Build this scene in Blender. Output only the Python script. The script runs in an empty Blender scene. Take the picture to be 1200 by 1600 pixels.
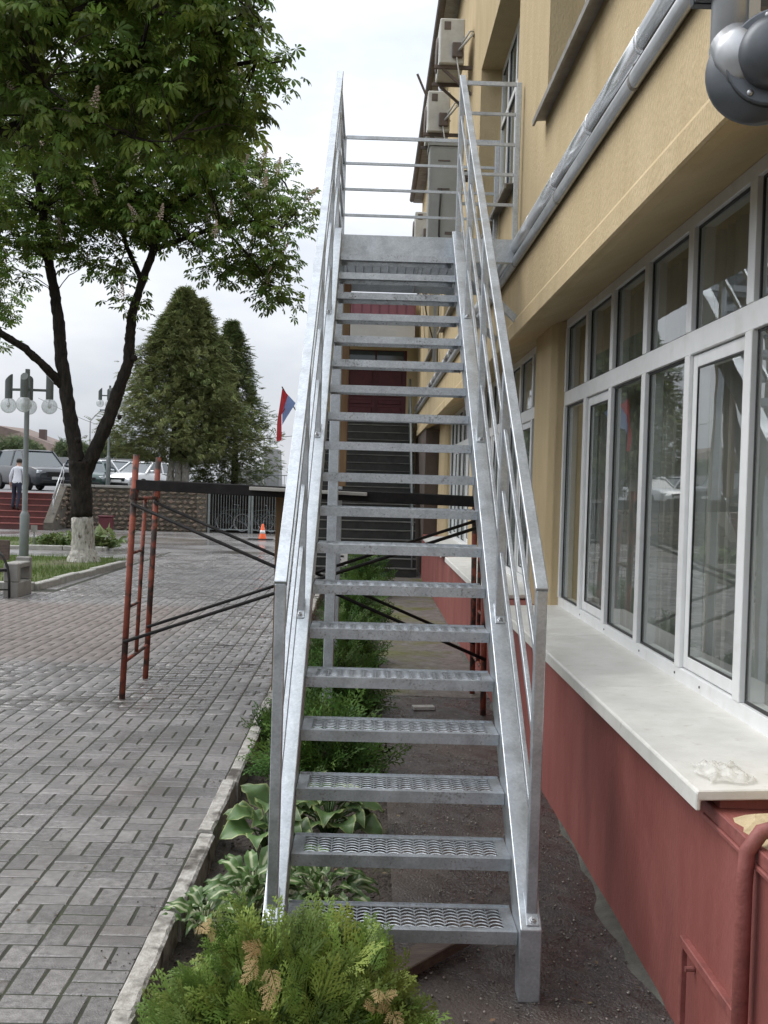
import bpy, bmesh, math, random
import numpy as np
from mathutils import Vector, Matrix, Quaternion
random.seed(7); RNG = np.random.default_rng(11)
R = math.radians
S = bpy.context.scene
C = S.collection

# ---------------------------------------------------------------- camera
YAW, PITCH, ROLL, EYE, FPX = 0.857, -1.338, 1.663, 1.78, 1709.6
def cam_axes():
    y, p, r = R(YAW), R(PITCH), R(ROLL)
    F = Vector((math.sin(y)*math.cos(p), math.cos(y)*math.cos(p), math.sin(p)))
    R0 = Vector((math.cos(y), -math.sin(y), 0)); U0 = R0.cross(F)
    return R0*math.cos(r)+U0*math.sin(r), U0*math.cos(r)-R0*math.sin(r), F
_r, _u, _f = cam_axes()
cd = bpy.data.cameras.new('camera'); cam = bpy.data.objects.new('camera', cd); C.objects.link(cam)
cd.sensor_fit = 'VERTICAL'; cd.sensor_height = 24; cd.sensor_width = 18
cd.lens = FPX/1600*24; cd.clip_start = 0.05; cd.clip_end = 2000
cam.matrix_world = Matrix(((_r.x, _u.x, -_f.x, 0), (_r.y, _u.y, -_f.y, 0), (_r.z, _u.z, -_f.z, EYE), (0, 0, 0, 1)))
S.camera = cam
def P(x, y, Y):            # a surveyed direction met at distance Y: world point
    v = _f + _r*((x-600)/FPX) - _u*((y-800)/FPX)
    return Vector((0, 0, EYE)) + v*(Y/v.y)

# ---------------------------------------------------------------- sky, sun, exposure
SUN_EL, SUN_AZ = 50, 292          # degrees; azimuth clockwise from +Y
W = bpy.data.worlds.new('World'); S.world = W; W.use_nodes = True
nt = W.node_tree; nt.nodes.clear(); N = nt.nodes.new; L = nt.links.new
out = N('ShaderNodeOutputWorld')
sky = N('ShaderNodeTexSky'); sky.sky_type = 'NISHITA'; sky.sun_disc = False
sky.sun_elevation = R(SUN_EL); sky.sun_rotation = R(SUN_AZ); sky.air_density = 1; sky.dust_density = 4
bsky = N('ShaderNodeBackground'); bsky.inputs[1].default_value = 0.1; L(sky.outputs[0], bsky.inputs[0])
tc = N('ShaderNodeTexCoord'); mp = N('ShaderNodeMapping'); mp.inputs['Scale'].default_value = (1.0, 1.0, 2.2)
mp.inputs['Location'].default_value = (0.35, 0.2, 0.1)
L(tc.outputs['Generated'], mp.inputs[0])
n1 = N('ShaderNodeTexNoise'); n1.inputs['Scale'].default_value = 3.2; n1.inputs['Detail'].default_value = 5; n1.inputs['Roughness'].default_value = 0.52
L(mp.outputs[0], n1.inputs[0])
cr = N('ShaderNodeValToRGB'); cr.color_ramp.elements[0].position = 0.34; cr.color_ramp.elements[1].position = 0.66
cr.color_ramp.elements[0].color = (0.52, 0.56, 0.625, 1); cr.color_ramp.elements[1].color = (0.84, 0.86, 0.90, 1)
L(n1.outputs[0], cr.inputs[0])
sx = N('ShaderNodeSeparateXYZ'); L(tc.outputs['Generated'], sx.inputs[0])
mr = N('ShaderNodeMapRange'); mr.inputs[1].default_value = 0; mr.inputs[2].default_value = 1; mr.inputs[3].default_value = 0.78; mr.inputs[4].default_value = 2.35
L(sx.outputs[2], mr.inputs[0])      # overcast dome: brighter overhead than at the horizon
bcl = N('ShaderNodeBackground'); L(cr.outputs[0], bcl.inputs[0]); L(mr.outputs[0], bcl.inputs[1])
mx = N('ShaderNodeMixShader'); mx.inputs[0].default_value = 0.9
L(bsky.outputs[0], mx.inputs[1]); L(bcl.outputs[0], mx.inputs[2]); L(mx.outputs[0], out.inputs[0])
sl = bpy.data.lights.new('sun', 'SUN'); sl.energy = 1.4; sl.angle = R(40); sl.color = (1, 0.97, 0.93)
so = bpy.data.objects.new('sun', sl); C.objects.link(so)
_sd = Vector((math.sin(R(SUN_AZ))*math.cos(R(SUN_EL)), math.cos(R(SUN_AZ))*math.cos(R(SUN_EL)), math.sin(R(SUN_EL))))
so.rotation_euler = _sd.to_track_quat('Z', 'Y').to_euler()
so.location = (-8, -8, 14)
S.view_settings.view_transform = 'Standard'; S.view_settings.look = 'None'; S.view_settings.exposure = 0.40; S.view_settings.gamma = 1
S.view_settings.use_curve_mapping = False
S.render.engine = 'CYCLES'; S.cycles.max_bounces = 7; S.cycles.transparent_max_bounces = 12
S.cycles.diffuse_bounces = 3; S.cycles.glossy_bounces = 4; S.cycles.use_denoising = True
S.cycles.caustics_reflective = False; S.cycles.caustics_refractive = False

# ---------------------------------------------------------------- materials
M = {}
def mat(name, c1, c2=None, scale=6.0, rough=0.6, rough2=None, metal=0.0, bump=0.0, bscale=None, detail=6, stretch=(1, 1, 1),
        spec=0.5, obrnd=0.0, attr=0.0, c3=None, s3=1.0, lo3=0.5, hi3=0.65, trans=0.0, coat=0.0, lo=0.35, hi=0.65, bdist=0.01, local=False, alpha=1.0, rscale=None):
    m = bpy.data.materials.new(name); m.use_nodes = True; t = m.node_tree; b = t.nodes['Principled BSDF']; n = t.nodes.new; l = t.links.new
    c4 = lambda c: (c[0], c[1], c[2], 1)
    g = n('ShaderNodeTexCoord') if local else n('ShaderNodeNewGeometry')
    mpn = n('ShaderNodeMapping'); mpn.inputs['Scale'].default_value = stretch; l(g.outputs['Object' if local else 'Position'], mpn.inputs[0])
    ns = n('ShaderNodeTexNoise'); ns.inputs['Scale'].default_value = scale; ns.inputs['Detail'].default_value = detail; ns.inputs['Roughness'].default_value = 0.6
    l(mpn.outputs[0], ns.inputs[0])
    rp = n('ShaderNodeMapRange'); rp.inputs[1].default_value = lo; rp.inputs[2].default_value = hi; l(ns.outputs[0], rp.inputs[0])
    mx = n('ShaderNodeMix'); mx.data_type = 'RGBA'; mx.inputs[6].default_value = c4(c1); mx.inputs[7].default_value = c4(c2 or c1); l(rp.outputs[0], mx.inputs[0])
    col = mx.outputs[2]
    if c3:
        n3 = n('ShaderNodeTexNoise'); n3.inputs['Scale'].default_value = s3; n3.inputs['Detail'].default_value = 5; l(mpn.outputs[0], n3.inputs[0])
        r3 = n('ShaderNodeMapRange'); r3.inputs[1].default_value = lo3; r3.inputs[2].default_value = hi3; l(n3.outputs[0], r3.inputs[0])
        m3 = n('ShaderNodeMix'); m3.data_type = 'RGBA'; l(r3.outputs[0], m3.inputs[0]); l(col, m3.inputs[6]); m3.inputs[7].default_value = c4(c3); col = m3.outputs[2]
    if obrnd or attr:
        hs = n('ShaderNodeHueSaturation'); l(col, hs.inputs['Color'])
        k = obrnd or attr
        if obrnd:
            src = n('ShaderNodeObjectInfo').outputs['Random']
        else:
            at = n('ShaderNodeAttribute'); at.attribute_name = 'rnd'; src = at.outputs['Fac']
        v = n('ShaderNodeMapRange'); v.inputs[3].default_value = 1-k; v.inputs[4].default_value = 1+k; l(src, v.inputs[0]); l(v.outputs[0], hs.inputs['Value'])
        h = n('ShaderNodeMapRange'); h.inputs[3].default_value = 0.5-0.05*k; h.inputs[4].default_value = 0.5+0.05*k
        wn = n('ShaderNodeMath'); wn.operation = 'FRACT'; ml = n('ShaderNodeMath'); ml.operation = 'MULTIPLY'; ml.inputs[1].default_value = 7.31
        l(src, ml.inputs[0]); l(ml.outputs[0], wn.inputs[0]); l(wn.outputs[0], h.inputs[0]); l(h.outputs[0], hs.inputs['Hue'])
        col = hs.outputs[0]
    l(col, b.inputs['Base Color'])
    if rough2 is not None:
        nr = n('ShaderNodeTexNoise'); nr.inputs['Scale'].default_value = rscale or scale*0.37; nr.inputs['Detail'].default_value = 4; l(mpn.outputs[0], nr.inputs[0])
        rr = n('ShaderNodeMapRange'); rr.inputs[1].default_value = 0.38; rr.inputs[2].default_value = 0.62; rr.inputs[3].default_value = rough; rr.inputs[4].default_value = rough2
        l(nr.outputs[0], rr.inputs[0]); l(rr.outputs[0], b.inputs['Roughness'])
    else:
        b.inputs['Roughness'].default_value = rough
    b.inputs['Metallic'].default_value = metal; b.inputs['Specular IOR Level'].default_value = spec
    b.inputs['Alpha'].default_value = alpha
    if coat: b.inputs['Coat Weight'].default_value = coat; b.inputs['Coat Roughness'].default_value = 0.05
    if bump:
        nb = n('ShaderNodeTexNoise'); nb.inputs['Scale'].default_value = bscale or scale*4; nb.inputs['Detail'].default_value = 4; l(mpn.outputs[0], nb.inputs[0])
        bp = n('ShaderNodeBump'); bp.inputs['Strength'].default_value = bump; bp.inputs['Distance'].default_value = bdist
        l(nb.outputs[0], bp.inputs['Height']); l(bp.outputs[0], b.inputs['Normal'])
    if trans:
        tr = n('ShaderNodeBsdfTranslucent'); l(col, tr.inputs[0]); ms = n('ShaderNodeMixShader'); ms.inputs[0].default_value = trans
        o = t.nodes['Material Output']; l(b.outputs[0], ms.inputs[1]); l(tr.outputs[0], ms.inputs[2]); l(ms.outputs[0], o.inputs[0])
    M[name] = m; return m
def glass_mat(name, tint, ior):
    m = bpy.data.materials.new(name); m.use_nodes = True; t = m.node_tree; t.nodes.remove(t.nodes['Principled BSDF']); n = t.nodes.new; l = t.links.new
    o = t.nodes['Material Output']; tr = n('ShaderNodeBsdfTransparent'); tr.inputs[0].default_value = (*tint, 1)
    gl = n('ShaderNodeBsdfGlossy'); gl.inputs['Roughness'].default_value = 0.0; gl.inputs[0].default_value = (0.93, 0.95, 0.95, 1)
    nb = n('ShaderNodeTexNoise'); nb.inputs['Scale'].default_value = 1.6; g = n('ShaderNodeNewGeometry'); l(g.outputs['Position'], nb.inputs[0])
    bp = n('ShaderNodeBump'); bp.inputs['Strength'].default_value = 0.12; bp.inputs['Distance'].default_value = 0.01; l(nb.outputs[0], bp.inputs['Height']); l(bp.outputs[0], gl.inputs['Normal'])
    fr = n('ShaderNodeFresnel'); fr.inputs[0].default_value = ior; ms = n('ShaderNodeMixShader')
    bf = n('ShaderNodeMath'); bf.operation = 'SUBTRACT'; bf.inputs[0].default_value = 1; l(g.outputs['Backfacing'], bf.inputs[1]); mu = n('ShaderNodeMath'); mu.operation = 'MULTIPLY'; l(bf.outputs[0], mu.inputs[0]); l(fr.outputs[0], mu.inputs[1]); l(mu.outputs[0], ms.inputs[0]); l(tr.outputs[0], ms.inputs[1]); l(gl.outputs[0], ms.inputs[2]); l(ms.outputs[0], o.inputs[0]); M[name] = m

def galv():
    m = mat('galvanized', (0.455, 0.49, 0.52), (0.53, 0.565, 0.595), 20, rough=0.32, rough2=0.46, metal=0.78, c3=(0.38, 0.405, 0.43), s3=9, lo3=0.52, hi3=0.8, bump=0.04, bscale=40, obrnd=0.07)
    t = m.node_tree; n = t.nodes.new; l = t.links.new; b = t.nodes['Principled BSDF']
    v = n('ShaderNodeTexVoronoi'); v.inputs['Scale'].default_value = 130; g = n('ShaderNodeNewGeometry'); l(g.outputs['Position'], v.inputs['Vector'])
    hs = n('ShaderNodeHueSaturation'); src = b.inputs['Base Color'].links[0].from_socket; l(src, hs.inputs['Color'])
    sp = n('ShaderNodeSeparateColor'); l(v.outputs['Color'], sp.inputs[0]); mr = n('ShaderNodeMapRange'); mr.inputs[3].default_value = 0.90; mr.inputs[4].default_value = 1.08
    l(sp.outputs[0], mr.inputs[0]); l(mr.outputs[0], hs.inputs['Value']); l(hs.outputs[0], b.inputs['Base Color'])
galv()
def muddy():        # the same steel with trodden-in dirt specks
    m = M['galvanized'].copy(); m.name = 'galvanized_tread'; M['galvanized_tread'] = m; t = m.node_tree; n = t.nodes.new; l = t.links.new; b = t.nodes['Principled BSDF']
    src = b.inputs['Base Color'].links[0].from_socket; g = n('ShaderNodeNewGeometry'); nz = n('ShaderNodeTexNoise'); nz.inputs['Scale'].default_value = 85; nz.inputs['Detail'].default_value = 6; l(g.outputs['Position'], nz.inputs[0])
    nb = n('ShaderNodeTexNoise'); nb.inputs['Scale'].default_value = 6; l(g.outputs['Position'], nb.inputs[0]); a = n('ShaderNodeMath'); a.operation = 'MULTIPLY_ADD'; a.inputs[1].default_value = .5; l(nb.outputs[0], a.inputs[0]); l(nz.outputs[0], a.inputs[2])
    r = n('ShaderNodeMapRange'); r.inputs[1].default_value = .85; r.inputs[2].default_value = .98; r.inputs[4].default_value = .6; l(a.outputs[0], r.inputs[0]); x = n('ShaderNodeMix'); x.data_type = 'RGBA'; l(r.outputs[0], x.inputs[0]); l(src, x.inputs[6]); x.inputs[7].default_value = (.11, .085, .065, 1); l(x.outputs[2], b.inputs['Base Color'])
    mm = n('ShaderNodeMapRange'); mm.inputs[3].default_value = .78; mm.inputs[4].default_value = .1; l(r.outputs[0], mm.inputs[0]); l(mm.outputs[0], b.inputs['Metallic'])
muddy()
mat('stucco', (0.54, 0.425, 0.25), (0.60, 0.48, 0.295), 3.5, rough=0.92, bump=0.9, bscale=85, bdist=0.008, c3=(0.43, 0.33, 0.185), s3=1.6, lo3=0.52, hi3=0.85, spec=0.2, stretch=(1, 1, 0.4))
mat('plinth_red', (0.225, 0.068, 0.057), (0.285, 0.098, 0.083), 3.4, rough=0.7, bump=0.8, bscale=75, bdist=0.005, c3=(0.15, 0.05, 0.043), s3=2.6, lo3=0.50, hi3=0.78, spec=0.3, stretch=(1, 1, 0.3))
mat('red_paint', (0.22, 0.066, 0.055), (0.28, 0.092, 0.078), 14, rough=0.6, c3=(0.14, 0.05, 0.042), s3=9, lo3=.55, hi3=.75, bump=.3, bscale=50)
mat('sill_white', (0.70, 0.69, 0.65), (0.63, 0.62, 0.57), 9, rough=0.4, rough2=0.65, c3=(0.46, 0.43, 0.37), s3=16, lo3=0.62, hi3=0.85, bump=0.15, bscale=60)
mat('frame_white', (0.82, 0.83, 0.83), (0.76, 0.77, 0.76), 9, rough=0.35, c3=(0.62, 0.61, 0.58), s3=5, lo3=0.6, hi3=0.85)
mat('gasket', (0.03, 0.03, 0.03), rough=0.6)
mat('old_plaster', (0.55, 0.45, 0.28), (0.42, 0.33, 0.2), 14, rough=0.95, bump=0.8, bscale=40)
glass_mat('glass', (0.92, 0.94, 0.93), 2.6)
glass_mat('globe_glass', (0.86, 0.88, 0.88), 1.3)
_t = M['globe_glass'].node_tree; _o = _t.nodes['Material Output']; _src = _o.inputs[0].links[0].from_socket
_tl = _t.nodes.new('ShaderNodeBsdfTranslucent'); _tl.inputs[0].default_value = (0.85, 0.87, 0.87, 1); _df = _t.nodes.new('ShaderNodeBsdfDiffuse'); _df.inputs[0].default_value = (0.8, 0.82, 0.82, 1)
_m1 = _t.nodes.new('ShaderNodeMixShader'); _t.links.new(_tl.outputs[0], _m1.inputs[1]); _t.links.new(_df.outputs[0], _m1.inputs[2])
_m2 = _t.nodes.new('ShaderNodeMixShader'); _m2.inputs[0].default_value = 0.3; _t.links.new(_src, _m2.inputs[1]); _t.links.new(_m1.outputs[0], _m2.inputs[2]); _t.links.new(_m2.outputs[0], _o.inputs[0])
mat('interior', (0.42, 0.40, 0.36), (0.36, 0.34, 0.30), 1, rough=0.9)
mat('curtain', (0.68, 0.67, 0.63), (0.60, 0.59, 0.55), 3, rough=0.9, trans=0.3)
mat('foil', (0.72, 0.73, 0.74), (0.82, 0.83, 0.85), 5, rough=0.2, rough2=0.35, metal=0.9, bump=0.05, bscale=9, bdist=0.012, stretch=(1, 0.4, 1))
mat('zinc_dark', (0.085, 0.092, 0.10), (0.13, 0.14, 0.15), 4, rough=0.33, rough2=0.5, metal=0.8, bump=0.12, bscale=5)
mat('zinc_mid', (0.40, 0.41, 0.42), (0.5, 0.51, 0.52), 7, rough=0.42, metal=0.85)
mat('tin_sill', (0.34, 0.33, 0.31), (0.22, 0.2, 0.18), 6, rough=0.6, metal=0.4)
mat('cabinet_grey', (0.36, 0.37, 0.35), (0.31, 0.32, 0.30), 5, rough=0.5)
mat('ac_white', (0.62, 0.62, 0.58), (0.5, 0.49, 0.45), 7, rough=0.5)
mat('ac_dark', (0.10, 0.085, 0.075), (0.17, 0.13, 0.11), 8, rough=0.7)
mat('black_steel', (0.010, 0.010, 0.011), (0.022, 0.018, 0.016), 12, rough=0.5, rough2=0.75, spec=0.25)
mat('rust_red', (0.30, 0.080, 0.045), (0.20, 0.048, 0.030), 14, rough=0.7, c3=(0.045, 0.028, 0.022), s3=9, lo3=0.47, hi3=0.56, bump=0.3, bscale=60)
mat('wood_prop', (0.20, 0.125, 0.06), (0.13, 0.072, 0.032), 5, rough=0.75, stretch=(6, 6, 0.6), c3=(0.15, 0.05, 0.02), s3=1.4)
mat('wood_wet', (0.14, 0.10, 0.075), (0.07, 0.05, 0.04), 7, rough=0.5, stretch=(1, 5, 5), bump=0.3)
mat('plank_grey', (0.52, 0.50, 0.46), (0.40, 0.38, 0.34), 6, rough=0.7, stretch=(0.6, 6, 6))
mat('paver', (0.235, 0.220, 0.211), (0.130, 0.120, 0.114), 30, spec=0.9, rough=0.08, rough2=0.46, rscale=1.4, bump=0.6, bscale=150, bdist=0.005, obrnd=0.24, c3=(0.105, 0.095, 0.087), s3=1.3, lo3=0.48, hi3=0.70)
def paver_mass():
    m = mat('paver_mass', (0.235, 0.220, 0.211), (0.130, 0.120, 0.114), 30, spec=0.9, rough=0.07, rough2=0.42, rscale=1.4, bump=0.5, bscale=110, bdist=0.005, attr=0.24, c3=(0.105, 0.095, 0.087), s3=1.3, lo3=0.48, hi3=0.70)
    return m
paver_mass()
def zone_tint(m, col, amount):        # reddish-brown pavers laid in a broad band across the square
    t = m.node_tree; n = t.nodes.new; l = t.links.new; b = t.nodes['Principled BSDF']; src = b.inputs['Base Color'].links[0].from_socket
    g = n('ShaderNodeNewGeometry'); s = n('ShaderNodeSeparateXYZ'); l(g.outputs['Position'], s.inputs[0])
    a = n('ShaderNodeMapRange'); a.inputs[1].default_value = -1.9; a.inputs[2].default_value = -2.5; l(s.outputs[0], a.inputs[0])
    y1 = n('ShaderNodeMapRange'); y1.inputs[1].default_value = 10.2; y1.inputs[2].default_value = 10.9; l(s.outputs[1], y1.inputs[0])
    y2 = n('ShaderNodeMapRange'); y2.inputs[1].default_value = 15.9; y2.inputs[2].default_value = 15.2; l(s.outputs[1], y2.inputs[0])
    m1 = n('ShaderNodeMath'); m1.operation = 'MULTIPLY'; l(a.outputs[0], m1.inputs[0]); l(y1.outputs[0], m1.inputs[1])
    m2 = n('ShaderNodeMath'); m2.operation = 'MULTIPLY'; l(m1.outputs[0], m2.inputs[0]); l(y2.outputs[0], m2.inputs[1])
    nz = n('ShaderNodeTexNoise'); nz.inputs['Scale'].default_value = 0.9; l(g.outputs['Position'], nz.inputs[0])
    pz = n('ShaderNodeMapRange'); pz.inputs[1].default_value = 0.52; pz.inputs[2].default_value = 0.7; pz.inputs[4].default_value = 0.45; l(nz.outputs[0], pz.inputs[0])
    mxx = n('ShaderNodeMath'); mxx.operation = 'MAXIMUM'; l(m2.outputs[0], mxx.inputs[0]); l(pz.outputs[0], mxx.inputs[1])
    m3 = n('ShaderNodeMath'); m3.operation = 'MULTIPLY'; m3.inputs[1].default_value = amount; l(mxx.outputs[0], m3.inputs[0])
    x = n('ShaderNodeMix'); x.data_type = 'RGBA'; l(m3.outputs[0], x.inputs[0]); l(src, x.inputs[6]); x.inputs[7].default_value = (*col, 1); l(x.outputs[2], b.inputs['Base Color'])
    rs = b.inputs['Roughness'].links[0].from_socket; y = n('ShaderNodeMix'); y.data_type = 'FLOAT'; l(m2.outputs[0], y.inputs[0]); l(rs, y.inputs[2]); y.inputs[3].default_value = 0.72; l(y.outputs[0], b.inputs['Roughness'])
zone_tint(M['paver'], (0.155, 0.118, 0.10), 0.62); zone_tint(M['paver_mass'], (0.155, 0.118, 0.10), 0.62)
mat('joint', (0.022, 0.020, 0.017), (0.034, 0.042, 0.018), 3, rough=0.85)
mat('plaza_far', (0.25, 0.24, 0.235), (0.17, 0.16, 0.155), 5, rough=0.12, rough2=0.38, rscale=.6, c3=(0.13, 0.115, 0.10), s3=0.25, lo3=0.5, hi3=0.62, bump=0.3, bscale=9, bdist=0.01)
mat('kerb', (0.50, 0.48, 0.44), (0.30, 0.28, 0.25), 22, rough=0.8, c3=(0.075, 0.065, 0.055), s3=7, lo3=0.5, hi3=0.66, bump=0.7, bscale=60)
mat('kerb_clean', (0.46, 0.45, 0.41), (0.34, 0.33, 0.30), 9, rough=0.8, bump=0.4, bscale=40)
mat('soil', (0.035, 0.027, 0.021), (0.06, 0.045, 0.034), 18, rough=0.75, bump=1.0, bscale=45, bdist=0.03, c3=(0.06, 0.07, 0.018), s3=2.6, lo3=0.56, hi3=0.7)
mat('path', (0.062, 0.053, 0.047), (0.026, 0.022, 0.020), 30, spec=0.8, rough=0.10, rough2=0.7, rscale=3, bump=0.9, bscale=90, bdist=0.010, c3=(0.056, 0.040, 0.030), s3=1.5, lo3=0.5, hi3=0.64, lo=.4, hi=.6)
mat('path_far', (0.16, 0.145, 0.13), (0.10, 0.085, 0.07), 12, rough=0.45, rough2=0.8, bump=0.6, bscale=60, c3=(0.10, 0.10, 0.025), s3=1.3, lo3=0.5, hi3=0.62)
mat('strip', (0.105, 0.105, 0.085), (0.06, 0.056, 0.047), 11, rough=0.8, bump=0.5, bscale=60)
mat('pebble', (0.15, 0.13, 0.11), (0.27, 0.25, 0.22), 30, rough=0.6, attr=0.6)
mat('leaf_litter', (0.10, 0.06, 0.03), (0.17, 0.12, 0.06), 9, rough=0.7, attr=0.5)
mat('grass_ground', (0.07, 0.10, 0.022), (0.10, 0.12, 0.03), 3, rough=0.9, c3=(0.09, 0.075, 0.04), s3=1.2, lo3=0.55, hi3=0.7)
mat('grass_blade', (0.09, 0.15, 0.025), (0.13, 0.19, 0.04), 4, rough=0.6, attr=0.3, trans=0.25)
mat('bark', (0.022, 0.019, 0.017), (0.045, 0.038, 0.032), 14, rough=0.95, bump=1.0, bscale=26, bdist=0.03, stretch=(1, 1, 0.35), spec=0.15)
mat('whitewash', (0.56, 0.54, 0.49), (0.34, 0.32, 0.28), 22, rough=0.95, bump=1.0, bscale=24, bdist=0.03, stretch=(1, 1, 0.4), c3=(0.14, 0.125, 0.10), s3=15, lo3=0.56, hi3=0.68)
mat('twig', (0.03, 0.025, 0.02), (0.05, 0.042, 0.03), 9, rough=0.95, spec=0.15)
mat('chestnut_leaf', (0.105, 0.165, 0.028), (0.155, 0.225, 0.042), 1.6, rough=0.5, attr=0.5, trans=0.5, spec=0.35)
mat('chestnut_leaf_big', (0.105, 0.165, 0.028), (0.155, 0.225, 0.042), 1.6, rough=0.5, obrnd=0.5, trans=0.5, spec=0.35)
mat('blossom', (0.80, 0.69, 0.60), (0.70, 0.54, 0.45), 20, rough=0.8, trans=0.2)
mat('conifer', (0.150, 0.185, 0.066), (0.190, 0.205, 0.082), 0.8, rough=0.75, attr=0.4, trans=0.15, spec=0.2)
mat('conifer_dark', (0.115, 0.150, 0.056), (0.145, 0.168, 0.064), 0.8, rough=0.75, attr=0.35, trans=0.12, spec=0.2)
mat('far_leaf', (0.10, 0.14, 0.06), (0.14, 0.17, 0.085), 0.5, rough=0.8, attr=0.3, trans=0.2)
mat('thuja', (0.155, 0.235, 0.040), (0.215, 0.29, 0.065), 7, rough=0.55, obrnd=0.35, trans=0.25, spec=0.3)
mat('thuja_mid', (0.10, 0.165, 0.032), (0.14, 0.205, 0.045), 7, rough=0.6, obrnd=0.35, trans=0.2, spec=0.3)
mat('thuja_fine', (0.135, 0.21, 0.036), (0.195, 0.265, 0.058), 7, rough=0.55, attr=0.4, trans=0.25, spec=0.3)
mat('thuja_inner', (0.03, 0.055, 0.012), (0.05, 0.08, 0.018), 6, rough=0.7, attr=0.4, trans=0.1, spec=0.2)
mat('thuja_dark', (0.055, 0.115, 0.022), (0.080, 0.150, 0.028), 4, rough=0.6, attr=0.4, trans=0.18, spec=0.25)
mat('thuja_dry', (0.46, 0.35, 0.17), (0.36, 0.25, 0.11), 9, rough=0.75, trans=0.2)
mat('small_leaf', (0.12, 0.19, 0.05), (0.20, 0.24, 0.09), 3, rough=0.5, attr=0.3, trans=0.2)
def hosta(name, inner, edge, white):
    m = bpy.data.materials.new(name); m.use_nodes = True; t = m.node_tree; b = t.nodes['Principled BSDF']; n = t.nodes.new; l = t.links.new
    at = n('ShaderNodeAttribute'); at.attribute_name = 'rim'; rp = n('ShaderNodeValToRGB'); e = rp.color_ramp.elements
    e[0].position = 0.80 if not white else 0.12; e[0].color = (*inner, 1); e[1].position = 0.93 if not white else 0.36; e[1].color = (*edge, 1)
    nz = n('ShaderNodeTexNoise'); nz.inputs['Scale'].default_value = 30; g = n('ShaderNodeNewGeometry'); l(g.outputs['Position'], nz.inputs[0])
    ad = n('ShaderNodeMath'); ad.operation = 'MULTIPLY_ADD'; ad.inputs[1].default_value = 0.25 if not white else 0.5; l(nz.outputs[0], ad.inputs[0]); l(at.outputs['Fac'], ad.inputs[2])
    sb = n('ShaderNodeMath'); sb.operation = 'SUBTRACT'; sb.inputs[1].default_value = 0.12 if not white else 0.25; l(ad.outputs[0], sb.inputs[0]); l(sb.outputs[0], rp.inputs[0])
    hs = n('ShaderNodeHueSaturation'); l(rp.outputs[0], hs.inputs['Color']); oi = n('ShaderNodeObjectInfo'); v = n('ShaderNodeMapRange'); v.inputs[3].default_value = 0.75; v.inputs[4].default_value = 1.2
    l(oi.outputs['Random'], v.inputs[0]); l(v.outputs[0], hs.inputs['Value']); l(hs.outputs[0], b.inputs['Base Color']); b.inputs['Roughness'].default_value = 0.42
    tr = n('ShaderNodeBsdfTranslucent'); l(hs.outputs[0], tr.inputs[0]); ms = n('ShaderNodeMixShader'); ms.inputs[0].default_value = 0.2
    l(b.outputs[0], ms.inputs[1]); l(tr.outputs[0], ms.inputs[2]); l(ms.outputs[0], t.nodes['Material Output'].inputs[0]); M[name] = m
hosta('hosta_green', (0.11, 0.19, 0.065), (0.30, 0.36, 0.14), False)
hosta('hosta_white', (0.42, 0.46, 0.28), (0.085, 0.16, 0.04), True)
mat('stone', (0.21, 0.165, 0.12), (0.13, 0.10, 0.075), 7, rough=0.85, obrnd=0.35, bump=0.6, bscale=25, bdist=0.02)
mat('mortar', (0.13, 0.115, 0.095), (0.09, 0.08, 0.065), 6, rough=0.95)
mat('cap', (0.34, 0.33, 0.31), (0.24, 0.23, 0.21), 3, rough=0.8)
mat('red_step', (0.125, 0.034, 0.030), (0.09, 0.026, 0.024), 4, rough=0.4, rough2=0.6)
mat('asphalt', (0.10, 0.10, 0.10), (0.14, 0.14, 0.14), 1, rough=0.6)
mat('terrain', (0.09, 0.11, 0.05), (0.12, 0.13, 0.07), 0.1, rough=0.9)
mat('lamp_green', (0.075, 0.09, 0.082), (0.10, 0.115, 0.105), 4, rough=0.5)
mat('pole_grey', (0.22, 0.245, 0.24), (0.17, 0.19, 0.185), 5, rough=0.5)
mat('concrete', (0.33, 0.32, 0.30), (0.24, 0.23, 0.21), 3, rough=0.85, bump=0.4, bscale=20)
mat('concrete_far', (0.30, 0.30, 0.29), (0.22, 0.22, 0.215), 0.8, rough=0.85)
mat('iron_black', (0.02, 0.02, 0.02), rough=0.4)
mat('granite_dark', (0.018, 0.020, 0.018), (0.034, 0.036, 0.031), 6, rough=0.5, rough2=0.7)
mat('nosing', (0.21, 0.21, 0.19), (0.085, 0.086, 0.08), 3, rough=0.5)
mat('door_red', (0.085, 0.012, 0.02), (0.11, 0.018, 0.028), 5, rough=0.5)
mat('roof_red', (0.26, 0.10, 0.13), (0.22, 0.085, 0.11), 3, rough=0.5)
mat('white_sheet', (0.66, 0.67, 0.68), (0.58, 0.59, 0.6), 2, rough=0.5)
mat('brown_wall', (0.10, 0.075, 0.06), (0.07, 0.05, 0.04), 2, rough=0.9)
mat('flag_red', (0.62, 0.06, 0.07), (0.5, 0.04, 0.05), 5, rough=0.7, trans=0.6)
mat('flag_blue', (0.32, 0.47, 0.85), (0.28, 0.42, 0.78), 5, rough=0.7, trans=0.6)
mat('cone_orange', (0.85, 0.13, 0.03), rough=0.5); mat('white_paint', (0.75, 0.75, 0.73), rough=0.5)
mat('shirt', (0.66, 0.68, 0.72), (0.58, 0.60, 0.66), 6, rough=0.85, bump=0.4, bscale=14); mat('trousers', (0.02, 0.025, 0.045), rough=0.85); mat('skin', (0.45, 0.27, 0.2), rough=0.6); mat('hair', (0.02, 0.015, 0.012), rough=0.7); mat('shoe', (0.02, 0.018, 0.016), rough=0.4)
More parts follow.
